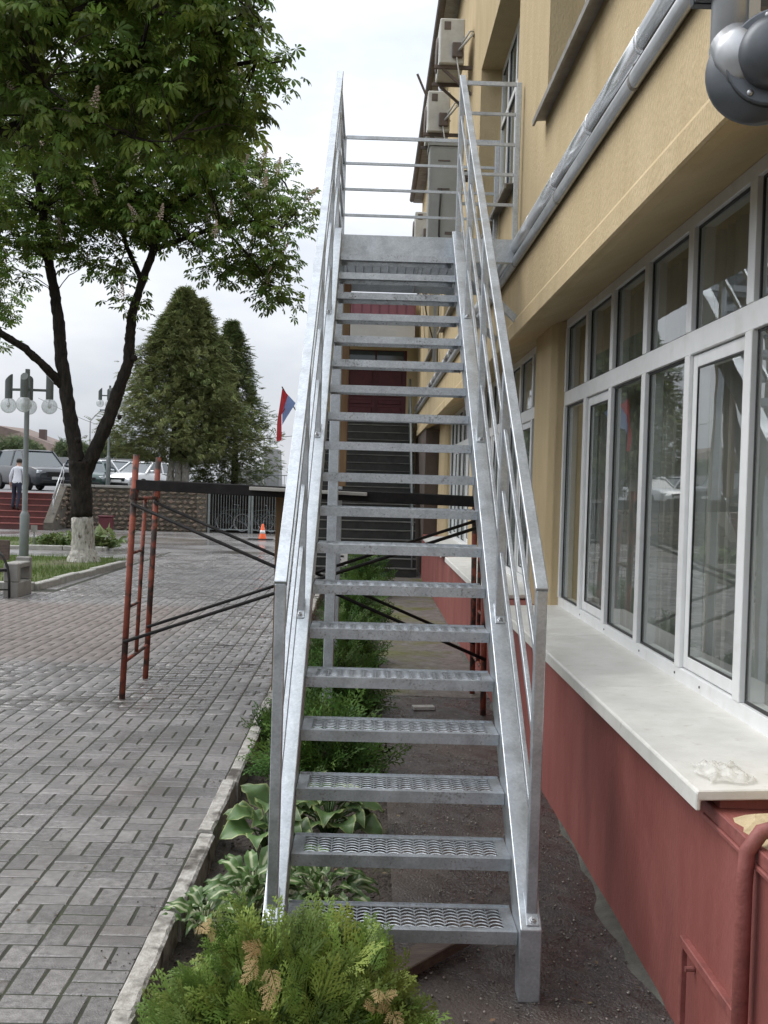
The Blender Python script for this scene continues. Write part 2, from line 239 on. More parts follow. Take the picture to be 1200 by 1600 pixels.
mat('tyre', (0.02, 0.02, 0.02), rough=0.8); mat('rim', (0.4, 0.41, 0.42), rough=0.35, metal=0.9); mat('car_glass', (0.06, 0.08, 0.09), rough=0.06, spec=0.8); mat('headlight', (0.6, 0.63, 0.66), rough=0.12); mat('grille', (0.015, 0.015, 0.015), rough=0.4)
for nm, c in (('car_dark', (0.022, 0.026, 0.032)), ('car_blue', (0.13, 0.16, 0.18)), ('car_green', (0.04, 0.075, 0.07)), ('car_silver', (0.42, 0.43, 0.44)), ('car_white', (0.66, 0.67, 0.67))): mat(nm, c, rough=0.35, metal=0.25, coat=0.5)
mat('roof_tile', (0.20, 0.15, 0.125), (0.15, 0.115, 0.10), 2, rough=0.9); mat('brick_far', (0.12, 0.085, 0.075), rough=0.9); mat('house_wall', (0.45, 0.43, 0.38), rough=0.9)
mat('cable', (0.03, 0.03, 0.03), rough=0.7); mat('cable_pale', (0.5, 0.5, 0.48), rough=0.6)
mat('plastic_film', (0.80, 0.79, 0.74), (0.74, 0.73, 0.67), 20, rough=0.15, alpha=0.45)

# ---------------------------------------------------------------- mesh helpers
class MB:
    def __init__(s): s.v = []; s.f = []; s.mi = []
    def add(s, vs, fs, mi=0):
        o = len(s.v); s.v += [tuple(v) for v in vs]; s.f += [tuple(i+o for i in f) for f in fs]; s.mi += [mi]*len(fs); return s
    def box(s, x0, x1, y0, y1, z0, z1, mi=0):
        return s.add([(x0, y0, z0), (x1, y0, z0), (x1, y1, z0), (x0, y1, z0), (x0, y0, z1), (x1, y0, z1), (x1, y1, z1), (x0, y1, z1)],
                     [(3, 2, 1, 0), (4, 5, 6, 7), (0, 1, 5, 4), (1, 2, 6, 5), (2, 3, 7, 6), (3, 0, 4, 7)], mi)
    def beam(s, a, b, w, h, up=(0, 0, 1), mi=0):
        a = Vector(a); b = Vector(b); d = (b-a).normalized(); u = Vector(up); sd = d.cross(u)
        if sd.length < 1e-4: sd = d.cross(Vector((0, 1, 0)))
        sd.normalize(); u = sd.cross(d).normalized(); q = []
        for p in (a, b):
            for i, j in ((-1, -1), (1, -1), (1, 1), (-1, 1)): q.append(p+sd*(i*w/2)+u*(j*h/2))
        return s.add(q, [(0, 1, 2, 3), (7, 6, 5, 4), (0, 4, 5, 1), (1, 5, 6, 2), (2, 6, 7, 3), (3, 7, 4, 0)], mi)
    def tube(s, pts, rad, n=8, mi=0, cap=True):
        pts = [Vector(p) for p in pts]; rs = rad if isinstance(rad, (list, tuple)) else [rad]*len(pts)
        vs = []; prev = None
        for i, p in enumerate(pts):
            d = (pts[min(i+1, len(pts)-1)]-pts[max(i-1, 0)]).normalized()
            if prev is None:
                prev = d.orthogonal().normalized()
            sd = (prev-d*prev.dot(d)).normalized(); prev = sd; up = d.cross(sd)
            for k in range(n):
                a = 2*math.pi*k/n; vs.append(p+(sd*math.cos(a)+up*math.sin(a))*rs[i])
        fs = [(i*n+k, i*n+(k+1) % n, (i+1)*n+(k+1) % n, (i+1)*n+k) for i in range(len(pts)-1) for k in range(n)]
        if cap: fs += [tuple(range(n-1, -1, -1)), tuple((len(pts)-1)*n+k for k in range(n))]
        return s.add(vs, fs, mi)
    def lathe(s, c, prof, n=16, axis=(0, 0, 1), mi=0):
        ax = Vector(axis).normalized(); u = ax.orthogonal().normalized(); w = ax.cross(u); c = Vector(c); vs = []
        for r, h in prof:
            for k in range(n):
                a = 2*math.pi*k/n; vs.append(c+ax*h+(u*math.cos(a)+w*math.sin(a))*r)
        m = len(prof); fs = [(i*n+k, i*n+(k+1) % n, (i+1)*n+(k+1) % n, (i+1)*n+k) for i in range(m-1) for k in range(n)]
        fs += [tuple(range(n-1, -1, -1)), tuple((m-1)*n+k for k in range(n))]
        return s.add(vs, fs, mi)
    def prism(s, poly, a, b, axis='x', mi=0):
        def q(p, t): return (t, p[0], p[1]) if axis == 'x' else ((p[0], t, p[1]) if axis == 'y' else (p[0], p[1], t))
        n = len(poly); vs = [q(p, a) for p in poly]+[q(p, b) for p in poly]
        fs = [tuple(range(n)), tuple(range(2*n-1, n-1, -1))]+[(i, i+n, (i+1) % n+n, (i+1) % n) for i in range(n)]
        return s.add(vs, fs, mi)
    def torus(s, c, Rr, r, axis=(0, 1, 0), n=20, m=6, mi=0):
        ax = Vector(axis).normalized(); u = ax.orthogonal().normalized(); w = ax.cross(u); c = Vector(c); vs = []
        for i in range(n):
            d = u*math.cos(2*math.pi*i/n)+w*math.sin(2*math.pi*i/n)
            for j in range(m):
                a = 2*math.pi*j/m; vs.append(c+d*(Rr+r*math.cos(a))+ax*(r*math.sin(a)))
        fs = [(i*m+j, ((i+1) % n)*m+j, ((i+1) % n)*m+(j+1) % m, i*m+(j+1) % m) for i in range(n) for j in range(m)]
        return s.add(vs, fs, mi)
    def mesh(s, name, fix=True):
        me = bpy.data.meshes.new(name); me.from_pydata(s.v, [], s.f); me.polygons.foreach_set('material_index', s.mi)
        if fix:
            bm = bmesh.new(); bm.from_mesh(me); bmesh.ops.recalc_face_normals(bm, faces=bm.faces); bm.to_mesh(me); bm.free()
        return me
def tag(o, label=None, cat=None, group=None, kind=None):
    for k, v in (('label', label), ('category', cat), ('group', group), ('kind', kind)):
        if v: o[k] = v
    return o
def link(name, me, m=None, parent=None, smooth=False, bev=0.0, seg=1):
    o = bpy.data.objects.new(name, me); C.objects.link(o)
    if m:
        for x in (m if isinstance(m, (list, tuple)) else [m]):
            if len(me.materials) < (len(m) if isinstance(m, (list, tuple)) else 1): me.materials.append(M[x])
    if parent:
        o.parent = parent; o.matrix_parent_inverse = Matrix.Translation(-parent.location) if parent.type == 'EMPTY' and parent.rotation_euler[2] == 0 else Matrix()
    if smooth: me.polygons.foreach_set('use_smooth', [True]*len(me.polygons))
    if bev:
        b = o.modifiers.new('bevel', 'BEVEL'); b.width = bev; b.segments = seg; b.limit_method = 'ANGLE'
    return o
def build(mb, name, m, parent=None, smooth=False, bev=0.0, fix=True, seg=1): return link(name, mb.mesh(name, fix), m, parent, smooth, bev, seg)
def empty(name, loc, label, cat, group=None):
    o = bpy.data.objects.new(name, None); C.objects.link(o); o.location = loc; o.empty_display_size = 0.1
    return tag(o, label, cat, group)
def bulk(name, V, F, rnd=None):          # fast triangle/quad mesh from numpy arrays
    me = bpy.data.meshes.new(name); nv = len(V); nf, k = F.shape
    me.vertices.add(nv); me.vertices.foreach_set('co', np.asarray(V, np.float32).ravel())
    me.loops.add(nf*k); me.loops.foreach_set('vertex_index', np.asarray(F, np.int32).ravel())
    me.polygons.add(nf); me.polygons.foreach_set('loop_start', np.arange(0, nf*k, k, dtype=np.int32)); me.polygons.foreach_set('loop_total', np.full(nf, k, np.int32))
    me.update(calc_edges=True)
    if rnd is not None:
        a = me.attributes.new('rnd', 'FLOAT', 'POINT'); a.data.foreach_set('value', np.asarray(rnd, np.float32))
    me.validate(); return me
def scatter(tv, tf, pos, rot, scl, rnd=None):     # template verts, faces; pos (n,3), rot (n,3,3), scl (n,)
    n = len(pos); V = np.einsum('nij,kj->nki', rot, tv)*scl[:, None, None]+pos[:, None, :]
    F = tf[None]+(np.arange(n)*len(tv))[:, None, None]
    rr = np.repeat(RNG.random(n) if rnd is None else rnd, len(tv))
    return V.reshape(-1, 3), F.reshape(-1, tf.shape[1]), rr
def frames(axis, up):      # rotation matrices: x along axis, z near up
    a = axis/np.linalg.norm(axis, axis=1, keepdims=True); y = np.cross(up, a); y /= np.linalg.norm(y, axis=1, keepdims=True)+1e-9
    z = np.cross(a, y); return np.stack([a, y, z], -1)
def rdir(n, zlo=-1, zhi=1):
    z = RNG.uniform(zlo, zhi, n); t = RNG.uniform(0, 2*np.pi, n); r = np.sqrt(1-z*z); return np.stack([r*np.cos(t), r*np.sin(t), z], -1)

# ================================================================ GROUND
KX = -0.80                       # pavement side of the planting-bed kerb
gnd = build(MB().box(-300, 300, -200, 60, -0.6, -0.32), 'ground', 'soil'); tag(gnd, kind='structure')
pave = build(MB().box(-45, KX, -14, 17.4, -0.30, -0.0032).box(-4.9, KX, 17.4, 27.2, -0.30, -0.0032), 'pavement', 'joint'); tag(pave, kind='structure')
plz = build(MB().box(-60, -4.9, 17.4, 38.6, -0.30, -0.002).box(-4.9, KX, 27.2, 38.6, -0.30, -0.002).box(KX, 30, 22.3, 38.6, -0.30, -0.03), 'plaza', 'plaza_far'); tag(plz, kind='structure')
def paver_mesh(L, Wd, i):
    mb = MB(); r = random.Random(i); c = 0.005; hx, hy = L/2-0.0034, Wd/2-0.0034; j = lambda: r.uniform(-0.0016, 0.0016)
    lo = [(-hx, -hy), (hx, -hy), (hx, hy), (-hx, hy)]; hi = [(-hx+c, -hy+c), (hx-c, -hy+c), (hx-c, hy-c), (-hx+c, hy-c)]
    vs = [(x+j(), y+j(), -0.016) for x, y in lo]+[(x+j(), y+j(), -0.006) for x, y in lo]+[(x+j(), y+j(), 0.0) for x, y in hi]
    fs = [(8, 9, 10, 11)]
    for a in range(4):
        b = (a+1) % 4; fs += [(a, b, b+4, a+4), (a+4, b+4, b+8, a+8)]
    mb.add(vs, fs); return mb
pv = [[paver_mesh(0.2, 0.1, i).mesh('paver') for i in range(5)], [paver_mesh(0.1, 0.2, 9+i).mesh('paver') for i in range(5)]]
for g in pv:
    for m_ in g: m_.materials.append(M['paver'])
cells = []
for i in range(0, 60):
    for j in range(-12, 140):
        x = KX-0.006-0.1-0.2*i; y = 0.1+0.2*j-0.06
        if y > 27.1 or y < -1.5: continue
        if y > 9 and i > 46: continue
        if y < 9 and i > 26: continue
        if x < -4.75 and y > 17.0: continue
        sub = [(x-0.05, y, 1), (x+0.05, y, 1)] if (i+j) % 2 == 0 else [(x, y-0.05, 0), (x, y+0.05, 0)]
        for s in sub: cells.append((*s, y, x))
# the paving stones the photograph shows largest are objects of their own
def seen_px(x, y):
    if y < 2.0: return None
    d = Vector((x, y, 0))-Vector((0, 0, EYE)); k = d.dot(_f); return 600+FPX*d.dot(_r)/k, 800-FPX*d.dot(_u)/k
near = []; rest = []
for c in cells:
    p = seen_px(c[0], c[1])
    (near if p and -30 < p[0] < 1230 and p[1] < 1640 and c[1] < 9.0 else rest).append(c)
near.sort(key=lambda c: c[1]); rest += near[300:]; near = near[:300]
for k, (x, y, o, _, _) in enumerate(near):
    ob = bpy.data.objects.new('paver', pv[o][random.randrange(5)]); C.objects.link(ob); ob.parent = pave
    ob.location = (x, y, random.uniform(-0.0015, 0.0015)); ob.rotation_euler = (random.gauss(0, 0.009), random.gauss(0, 0.009), random.gauss(0, 0.010))
def paver_mass_mesh():
    Vs, Fs, rs, off = [], [], [], 0
    for o in (0, 1):
        sel = np.array([(c[0], c[1]) for c in rest if c[2] == o]); n = len(sel)
        me = pv[o][0]; tv = np.array([v.co[:] for v in me.vertices]); tf = np.array([p.vertices[:] for p in me.polygons])
        a = RNG.normal(0, 0.007, n); ca, sa = np.cos(a), np.sin(a); tx, ty = RNG.normal(0, 0.009, n), RNG.normal(0, 0.009, n)
        rot = np.stack([np.stack([ca, -sa, ty*0], -1), np.stack([sa, ca, ty*0], -1), np.stack([tx, ty, np.ones(n)], -1)], 1)
        pos = np.concatenate([sel, RNG.uniform(-0.0015, 0.0015, (n, 1))], 1)
        V, F, r = scatter(tv, tf, pos, rot, np.ones(n)); Vs.append(V); Fs.append(F+off); rs.append(r); off += len(V)
    return bulk('paver', np.concatenate(Vs), np.concatenate(Fs), np.concatenate(rs))
tag(link('distant_paver', paver_mass_mesh(), 'paver_mass', pave), kind='stuff')

# planting bed, path and the strip along the wall: gently uneven sheets
def sheet(x0, x1, y0, y1, nx, ny, zf):
    xs = np.linspace(x0, x1, nx); ys = np.linspace(y0, y1, ny); X, Y = np.meshgrid(xs, ys); V = np.stack([X, Y, zf(X, Y)], -1).reshape(-1, 3)
    i = np.arange(ny-1)[:, None]*nx+np.arange(nx-1)[None]; i = i.ravel(); return bulk('sheet', V, np.stack([i, i+1, i+nx+1, i+nx], -1))
def bumpy(X, Y, s=1.0): return s*(np.sin(X*9+Y*5)*0.4+np.sin(X*17-Y*11+1)*0.3+np.sin(X*31+Y*23)*0.3)
bed = link('planting_bed', sheet(KX+0.04, 0.17, -2, 22, 40, 900, lambda X, Y: -0.115+bumpy(X, Y, 0.018)+0.03*np.exp(-((X+0.25)/0.3)**2)), 'soil', smooth=True); tag(bed, kind='structure')
pth = link('path', sheet(0.16, 1.30, -3, 9.6, 60, 500, lambda X, Y: -0.06+bumpy(X, Y, 0.006)), 'path', smooth=True); tag(pth, kind='structure')
pth2 = link('mossy_path', sheet(0.16, 1.30, 9.58, 22.3, 40, 300, lambda X, Y: -0.057+bumpy(X, Y, 0.006)+0.002*np.minimum(1, Y-9.58)), 'path_far', smooth=True); tag(pth2, kind='structure')
def foot(X, Y): return -0.046-0.016*((1.135-X)/0.1)**2+0.003*np.sin(Y*7)
wf = sheet(1.02, 1.135, -1, 21.8, 6, 320, foot); co = np.array([v.co[:] for v in wf.vertices]); wd = 0.35+0.3*np.sin(co[:, 1]*1.7)+0.2*np.sin(co[:, 1]*4.3+1)+.12*np.sin(co[:, 1]*11); co[:, 0] = 1.135-(1.135-co[:, 0])*np.clip(wd, .1, 1); wf.vertices.foreach_set('co', co.astype(np.float32).ravel())
tag(link('wall_footing', wf, 'strip', smooth=True), kind='structure')
# loose grit and crumbs on the path
n = 5200; oct_v = np.array([(1, 0, 0), (-1, 0, 0), (0, 1, 0), (0, -1, 0), (0, 0, .6), (0, 0, -.6)], float); oct_f = np.array([(0, 2, 4), (2, 1, 4), (1, 3, 4), (3, 0, 4), (2, 0, 5), (1, 2, 5), (3, 1, 5), (0, 3, 5)])
pos = np.stack([RNG.uniform(0.2, 1.1, n), 2.6+RNG.random(n)**1.6*8, np.full(n, -0.055)], -1)
a = rdir(n, -0.3, 0.3); V, F, r = scatter(oct_v, oct_f, pos, frames(a, rdir(n, 0.7, 1)), 0.0012+0.0075*RNG.random(n)**4)
tag(link('gravel', bulk('gravel', V, F, r), 'pebble'), 'scattered grit on the wet path', kind='stuff')
lv = np.array([(0, 0, 0), (.5, -.25, .12), (1, 0, .02), (.5, .25, .1)]); lf = np.array([(0, 1, 2), (0, 2, 3)])
n = 240; pos = np.stack([RNG.uniform(-0.1, 1.1, n), 3.0+RNG.random(n)**1.4*8, np.full(n, -0.052)], -1); pos[:, 2] -= .04*(pos[:, 0] < .17)
V, F, r = scatter(lv, lf, pos, frames(rdir(n, -.2, .2), rdir(n, .8, 1)), RNG.uniform(.01, .035, n)); tag(link('leaf_litter', bulk('leaf_litter', V, F, r), 'leaf_litter'), 'brown leaf scraps scattered on path and bed', kind='stuff')
n = 170; pos = np.stack([RNG.uniform(-4.5, KX, n), 3.2+RNG.random(n)**1.5*13, np.full(n, 0.003)], -1)
V, F, r = scatter(lv, lf, pos, frames(rdir(n, -.15, .15), rdir(n, .85, 1)), RNG.uniform(.006, .022, n)); tag(link('pavement_litter', bulk('leaf_litter', V, F, r), 'leaf_litter'), 'tiny leaf scraps on the wet pavers', kind='stuff')
n = 900; pos = np.stack([RNG.uniform(KX+.08, 0.15, n), 2.6+RNG.random(n)**1.4*9, np.full(n, -0.095)], -1)
V, F, r = scatter(oct_v, oct_f, pos, frames(rdir(n, -.3, .3), rdir(n, .7, 1)), RNG.uniform(0.003, 0.014, n))
tag(link('soil_crumbs', bulk('soil_crumbs', V, F, r), 'soil'), 'dark crumbs of earth in the bed', kind='stuff')
n = 110; pos = np.stack([KX-np.abs(RNG.normal(0, 0.07, n)), RNG.choice([3.75, 4.0, 4.5, 5.1, 6.4, 8.1], n)+RNG.normal(0, 0.07, n), np.full(n, 0.003)], -1)
V, F, r = scatter(oct_v, oct_f, pos, frames(rdir(n, -.3, .3), rdir(n, .7, 1)), RNG.uniform(0.0015, 0.005, n))
tag(link('spilled_soil', bulk('spilled_soil', V, F, r), 'soil'), 'earth spilled over the kerb onto the pavers', kind='stuff')

# kerb of the bed: painted concrete stones, a bit out of line
kerb = empty('bed_kerb', (KX+0.04, 3, -0.12), 'chipped white concrete edging between grey pavers and planting bed', 'kerb')
yk = 1.2; rr = random.Random(3); lean = [0.0, 0.006, -0.003, 0.004, -0.006, 0.002]
k = 0
while yk < 22:
    ln = [1.5, 0.9, 0.86, 1.02, 0.95][k % 5]; off = lean[k % 6]; dz = rr.uniform(-0.012, 0.012); m = MB(); ns = 14
    for q in range(ns+1):
        y = yk+0.006+(ln-0.012)*q/ns; jx = rr.uniform(-0.0015, 0.0015); jz = rr.uniform(-0.002, 0.0015); xl, xr = KX+off+jx, KX+0.075+off+rr.uniform(-0.004, 0.004); zt = 0.022+dz+jz
        m.v += [(xl, y, -0.16), (xl, y, zt-0.006), (xl+0.006, y, zt), (xr-0.012, y, zt-0.002+rr.uniform(-.003, .001)), (xr, y, zt-0.012+rr.uniform(-.005, .003)), (xr+0.004, y, -0.16)]
    for q in range(ns):
        for e in range(5): m.f.append((q*6+e, q*6+e+1, q*6+6+e+1, q*6+6+e)); m.mi.append(0)
    m.f += [(0, 1, 2, 3, 4, 5), tuple(ns*6+e for e in (5, 4, 3, 2, 1, 0))]; m.mi += [0, 0]
    build(m, 'kerb_stone', 'kerb', kerb); yk += ln; k += 1
k2 = MB().beam((-0.735, 3.30, -0.03), (-0.70, 3.46, -0.045), 0.085, 0.09)
tag(build(k2, 'kerb_fragment', 'kerb', bev=0.012), 'broken lump of white kerb at the corner below the thuja', 'rubble')

# ================================================================ THE BUILDING
BX, WX, Y0, Y1 = 1.12, 1.57, -3.0, 22.2
bld = empty('yellow_building', (BX, 6, -0.06), 'long yellow stucco building with dark red plinth and white window bands', 'building')
build(MB().box(BX, BX+0.5, Y0, Y1, -0.3, 0.80), 'plinth', 'plinth_red', bld, bev=0.004); build(MB().box(BX+0.012, BX+0.5, 3.40, Y1, 0.801, 0.832), 'sill_bed', 'plinth_red', bld)
bays = [(3.56, 8.60, 6), (9.47, 14.5, 6), (15.37, 20.4, 6)]
# window sills with a drip edge
for (a, b, nn) in bays:
    cuts = np.linspace(a-0.2 if a < 4 else a-0.02, b+0.03, 4); m = MB()
    for q in range(3):
        m.prism([(1.045, 0.80), (1.06, 0.80), (1.06, 0.832), (WX-0.02, 0.85), (WX-0.02, 0.885), (1.05, 0.864), (1.045, 0.855)], cuts[q]+0.0015, cuts[q+1]-0.0015, 'y')
    build(m, 'sill', 'sill_white', bld, bev=0.004)
# lower storey: piers between the window bands, wall ends
pm = MB()
for a, b in ((8.60, 9.47), (14.5, 15.37), (20.4, Y1)): pm = MB(); pm.prism([(1.41, a+0.05), (1.46, a), (2.0, a), (2.0, b), (1.46, b), (1.41, b-0.05)], 0.80, 3.12, 'z'); build(pm, 'pier', 'stucco', bld, bev=0.006)
build(MB().box(1.45, 2.0, Y0, 3.54, 0.801, 3.12), 'pier', 'stucco', bld)
rb = MB()
for q in range(26):
    y = 3.3-0.045*q; rb.add([(1.125+0.02*random.random(), y, 0.80), (1.45, y, 0.80), (1.45, y, 0.845-0.02*random.random()), (1.16+0.05*random.random(), y, 0.83-0.03*random.random())], [])
    if q:
        o = len(rb.v)-8
        for e in range(4): rb.f.append((o+e, o+(e+1) % 4, o+4+(e+1) % 4, o+4+e)); rb.mi.append(0)
rb.f += [(0, 1, 2, 3)]; rb.mi += [0]
tag(build(rb, 'broken_ledge', 'old_plaster', bld), 'crumbling yellow plaster ledge past the end of the sill')
# overhanging upper wall with soffit, lip and windows
soff = MB().prism([(BX, 2.985), (BX+0.05, 2.985), (WX-0.06, 3.126), (WX+0.5, 3.126), (WX+0.5, 3.3), (BX, 3.3)], Y0, 26.8, 'y'); build(soff, 'soffit', 'stucco', bld)
build(MB().prism([(BX-0.004, 2.982), (BX-0.016, 2.99), (BX-0.016, 3.10), (BX-0.004, 3.125)], Y0, 26.8, 'y'), 'lip_band', 'stucco', bld)
ups = [(4.15, 7.35), (8.95, 12.2), (14.4, 17.5), (19.0, 22.1)]
ZS, ZL, ZT = 4.27, 6.42, 8.75
wl = MB(); wl.box(BX, BX+0.45, Y0, 26.8, 3.3, ZS).box(BX, BX+0.45, Y0, 26.8, ZL, ZT); e0 = Y0
for a, b in ups+[(26.8, 26.8)]: wl.box(BX, BX+0.45, e0, a, ZS, ZL); e0 = b
build(wl, 'upper_wall', 'stucco', bld)
build(MB().prism([(BX-0.22, ZT), (BX-0.22, ZT+0.16), (BX+6, ZT+0.9), (BX+6, ZT)], Y0, 27.0, 'y'), 'roof', 'tin_sill', bld)
build(MB().box(BX+0.46, BX+7, Y0, Y1, 3.32, 3.4).box(BX+5, BX+5.1, Y0, Y1, 0.3, 8.7).box(1.9, BX+5, Y0, Y1, 0.30, 0.4).box(1.6, BX+5, 3.3, 3.35, 0.4, 3.3).box(1.6, BX+5, Y1, Y1+.05, 0.4, 3.3).box(1.6, BX+5, 8.95, 9.0, 0.4, 3.3)
      .box(1.6, BX+5, Y0, Y0+.06, 0.3, 8.7).box(1.6, BX+5, 26.6, 26.7, 3.4, 8.7), 'interior', 'interior', bld)

def vsash(win, y0, y1, z0, z1, x, w=0.045, mtl='frame_white'):
    build(MB().box(x-0.035, x+0.03, y0, y0+w, z0, z1).box(x-0.035, x+0.03, y1-w, y1, z0, z1).box(x-0.034, x+0.03, y0+w, y1-w, z0, z0+w).box(x-0.034, x+0.03, y0+w, y1-w, z1-w, z1), 'sash', mtl, win, bev=0.003)
def pane(win, y0, y1, z0, z1, x, tilt=0.0):
    x -= 0.026; a_ = tilt*(y1-y0)/2; g = build(MB().prism([(x+0.004+a_, y0), (x+0.004-a_, y1), (x+0.010-a_, y1), (x+0.010+a_, y0)], z0, z1, 'z'), 'pane', 'glass', win)
    build(MB().box(x-0.006, x+0.003, y0, y0+0.012, z0, z1).box(x-0.006, x+0.003, y1-0.012, y1, z0, z1).box(x-0.006, x+0.003, y0+.012, y1-.012, z0, z0+0.012).box(x-0.006, x+0.003, y0+.012, y1-.012, z1-0.012, z1), 'gasket', 'gasket', win)
def curtain_mesh(y0, y1, z0, z1, x, amp=0.03, fr=55, seed=0):
    n = int((y1-y0)*90)+4; ys = np.linspace(y0, y1, n); xs = x+amp*np.sin(ys*fr+seed)+0.5*amp*np.sin(ys*fr*1.7+seed*2)
    V = np.concatenate([np.stack([xs, ys, np.full(n, z0)], -1), np.stack([xs, ys, np.full(n, z1)], -1)]); i = np.arange(n-1)
    return bulk('curtain', V, np.stack([i, i+1, i+n+1, i+n], -1))
for bi, (a, b, nn) in enumerate(bays):
    win = build(MB().box(WX-0.05, WX+0.05, a, b, 0.872, 0.95).box(WX-0.05, WX+0.05, a, b, 3.06, 3.125), 'window', 'frame_white', bld, bev=0.003)
    ys = [a+(b-a)*q/nn for q in range(nn+1)]
    if bi == 0: ys = [3.56, 4.41, 5.26, 6.10, 6.95, 7.76, 8.60]
    ZB0, ZB1 = 2.45, 2.56
    build(MB().box(WX-0.052, WX+0.05, a, b, ZB0, ZB1), 'transom', 'frame_white', win, bev=0.003)
    for q, y in enumerate(ys):
        w = 0.04 if 0 < q < nn else 0.05
        build(MB().box(WX-0.055, WX+0.052, max(a, y-w), min(b, y+w), 0.95, ZB0), 'mullion', 'frame_white', win, bev=0.003)
        build(MB().box(WX-0.055, WX+0.052, max(a, y-w), min(b, y+w), ZB1, 3.06), 'mullion', 'frame_white', win, bev=0.003)
    if bi == 0:
        screw = MB()
        for y in (3.9, 4.9, 5.3, 6.0, 6.9, 7.7): screw.lathe((WX-0.05, y, 0.915), [(0.006, 0), (0.006, 0.003)], 8, (-1, 0, 0))
        build(screw, 'frame_screw', 'gasket', win)
    for q in range(nn):
        y0, y1 = ys[q]+0.045, ys[q+1]-0.045; tl = (.022, .020, .006, -.002, .003, -.003)[q]
        if q in (1, 4):
            vsash(win, y0, y1, 0.955, 2.445, WX, 0.06); pane(win, y0+0.055, y1-0.055, 1.01, 2.39, WX, tl)
        else: pane(win, y0, y1, 0.95, 2.45, WX, tl)
        pane(win, y0, y1, 2.56, 3.06, WX, tl*.7)
        link('curtain', curtain_mesh(ys[q]+(0.02, .2, .0, .12, .0, .1)[q], ys[q+1]-(0.02, 0.0, .18, .0, .1, .0)[q], 0.6, 3.25, WX+0.20, 0.022, 46+5*q, q), 'curtain', win, smooth=True)
for wi, (a, b) in enumerate(ups):
    x = BX+0.27
    win = build(MB().box(x-0.04, x+0.04, a, b, ZS, ZS+0.07).box(x-0.04, x+0.04, a, b, ZL-0.07, ZL).box(x-0.04, x+0.04, a, a+.07, ZS+.07, ZL-.07).box(x-0.04, x+0.04, b-.07, b, ZS+.07, ZL-.07), 'window', 'frame_white', bld, bev=0.003)
    n = 5; ys = [a+(b-a)*q/n for q in range(n+1)]
    for y in ys[1:-1]: build(MB().box(x-0.045, x+0.04, y-0.035, y+0.035, ZS+.07, ZL-.07), 'mullion', 'frame_white', win, bev=0.003)
    for q in range(n):
        zt = 5.75
        build(MB().box(x-0.042, x+0.035, ys[q]+.036, ys[q+1]-.036, zt, zt+0.06), 'transom', 'frame_white', win)
        pane(win, ys[q]+.03, ys[q+1]-.03, ZS+.07, zt, x); pane(win, ys[q]+.03, ys[q+1]-.03, zt+.06, ZL-.07, x)
        if q % 2 == 0: link('blind', curtain_mesh(ys[q]+0.04, ys[q+1]-0.04, ZS+0.2, ZL-0.05, x+0.2, 0.02, 70, q), 'curtain', win, smooth=True)
    m = MB(); cuts = np.linspace(a-0.04, b+0.04, 4)
    for q in range(3): m.prism([(BX-0.09, ZS-0.045), (BX-0.075, ZS-0.045), (BX-0.075, ZS-0.012), (x-0.03, ZS+0.012), (x-0.03, ZS+0.02), (BX-0.09, ZS-0.006)], cuts[q]+0.002+0.012*(q % 2), cuts[q+1]-0.002, 'y')
    build(m, 'metal_sill', 'tin_sill', bld)
# the clad heating pipe and its lower tray along the fascia
hp = empty('clad_pipe', (BX-0.07, 6, 3.5), 'shiny foil clad pipe above a grey pipe running along the yellow fascia', 'pipe')
segs = np.arange(-2.8, 26.5, 1.05)
def oval(cx, cz, rx, rz, n=14): return [(cx+rx*math.cos(2*math.pi*i/n), cz+rz*math.sin(2*math.pi*i/n)) for i in range(n)]
for y in segs: build(MB().prism(oval(BX-0.036, 3.665, 0.034, 0.055), y+.001, y+1.049, 'y').prism(oval(BX-0.036, 3.665, 0.0352, 0.0568), y+.01, y+0.045, 'y'), 'cladding', 'foil', hp, smooth=True, bev=.002)
build(MB().prism(oval(BX-0.030, 3.553, 0.028, 0.043), Y0, 26.6, 'y'), 'lower_pipe', 'zinc_mid', hp, smooth=True, bev=.002)
for y in np.arange(-1, 26, 1.9): build(MB().prism(oval(BX-0.030, 3.553, 0.0295, 0.0455), y, y+.03, 'y'), 'clamp', 'tin_sill', hp)
# ventilation outlet by the near end of the facade
dx, dy = P(1145, 60, 2.93).x, 2.93
vd = empty('vent_duct', (dx, dy, 2.87), 'dark zinc duct with bolted flange hanging at the top right corner', 'duct')
build(MB().tube([(dx, dy, 2.97), (dx, dy, 3.9)], 0.058, 28), 'riser', 'zinc_mid', vd, smooth=True, bev=0.003)
build(MB().box(dx+0.02, dx+0.05, dy-0.062, dy-0.05, 3.0, 3.9), 'seam', 'zinc_mid', vd)
build(MB().lathe((dx, dy, 3.105), [(0.059, 0), (0.066, 0.004), (0.066, 0.03), (0.059, 0.034)], 28).box(dx-0.10, dx-.05, dy-.02, dy+.02, 3.10, 3.125).box(dx-0.1, BX, dy+.03, dy+.06, 3.10, 3.125), 'collar', 'zinc_dark', vd)
q0 = Vector((dx, dy, 2.985)); hc = P(1188, 104, 2.86); fa = (Vector((0, 0, EYE))-hc); fa = (fa.normalized()+Vector((-0.10, 0, .32))).normalized()
build(MB().tube([q0+Vector((0, 0, 0.0)), q0.lerp(hc, .3)+Vector((-.006, 0, -.006)), q0.lerp(hc, .65), hc+Vector((0, .06, 0))], [0.066, 0.070, 0.076, 0.08], 28), 'elbow', 'zinc_mid', vd, smooth=True)
build(MB().lathe(hc-fa*0.11, [(0.03, -0.03), (0.10, 0.0), (0.135, 0.05), (0.143, 0.085), (0.138, 0.10), (0.07, 0.112)], 40, fa), 'housing', 'zinc_dark', vd, smooth=True)
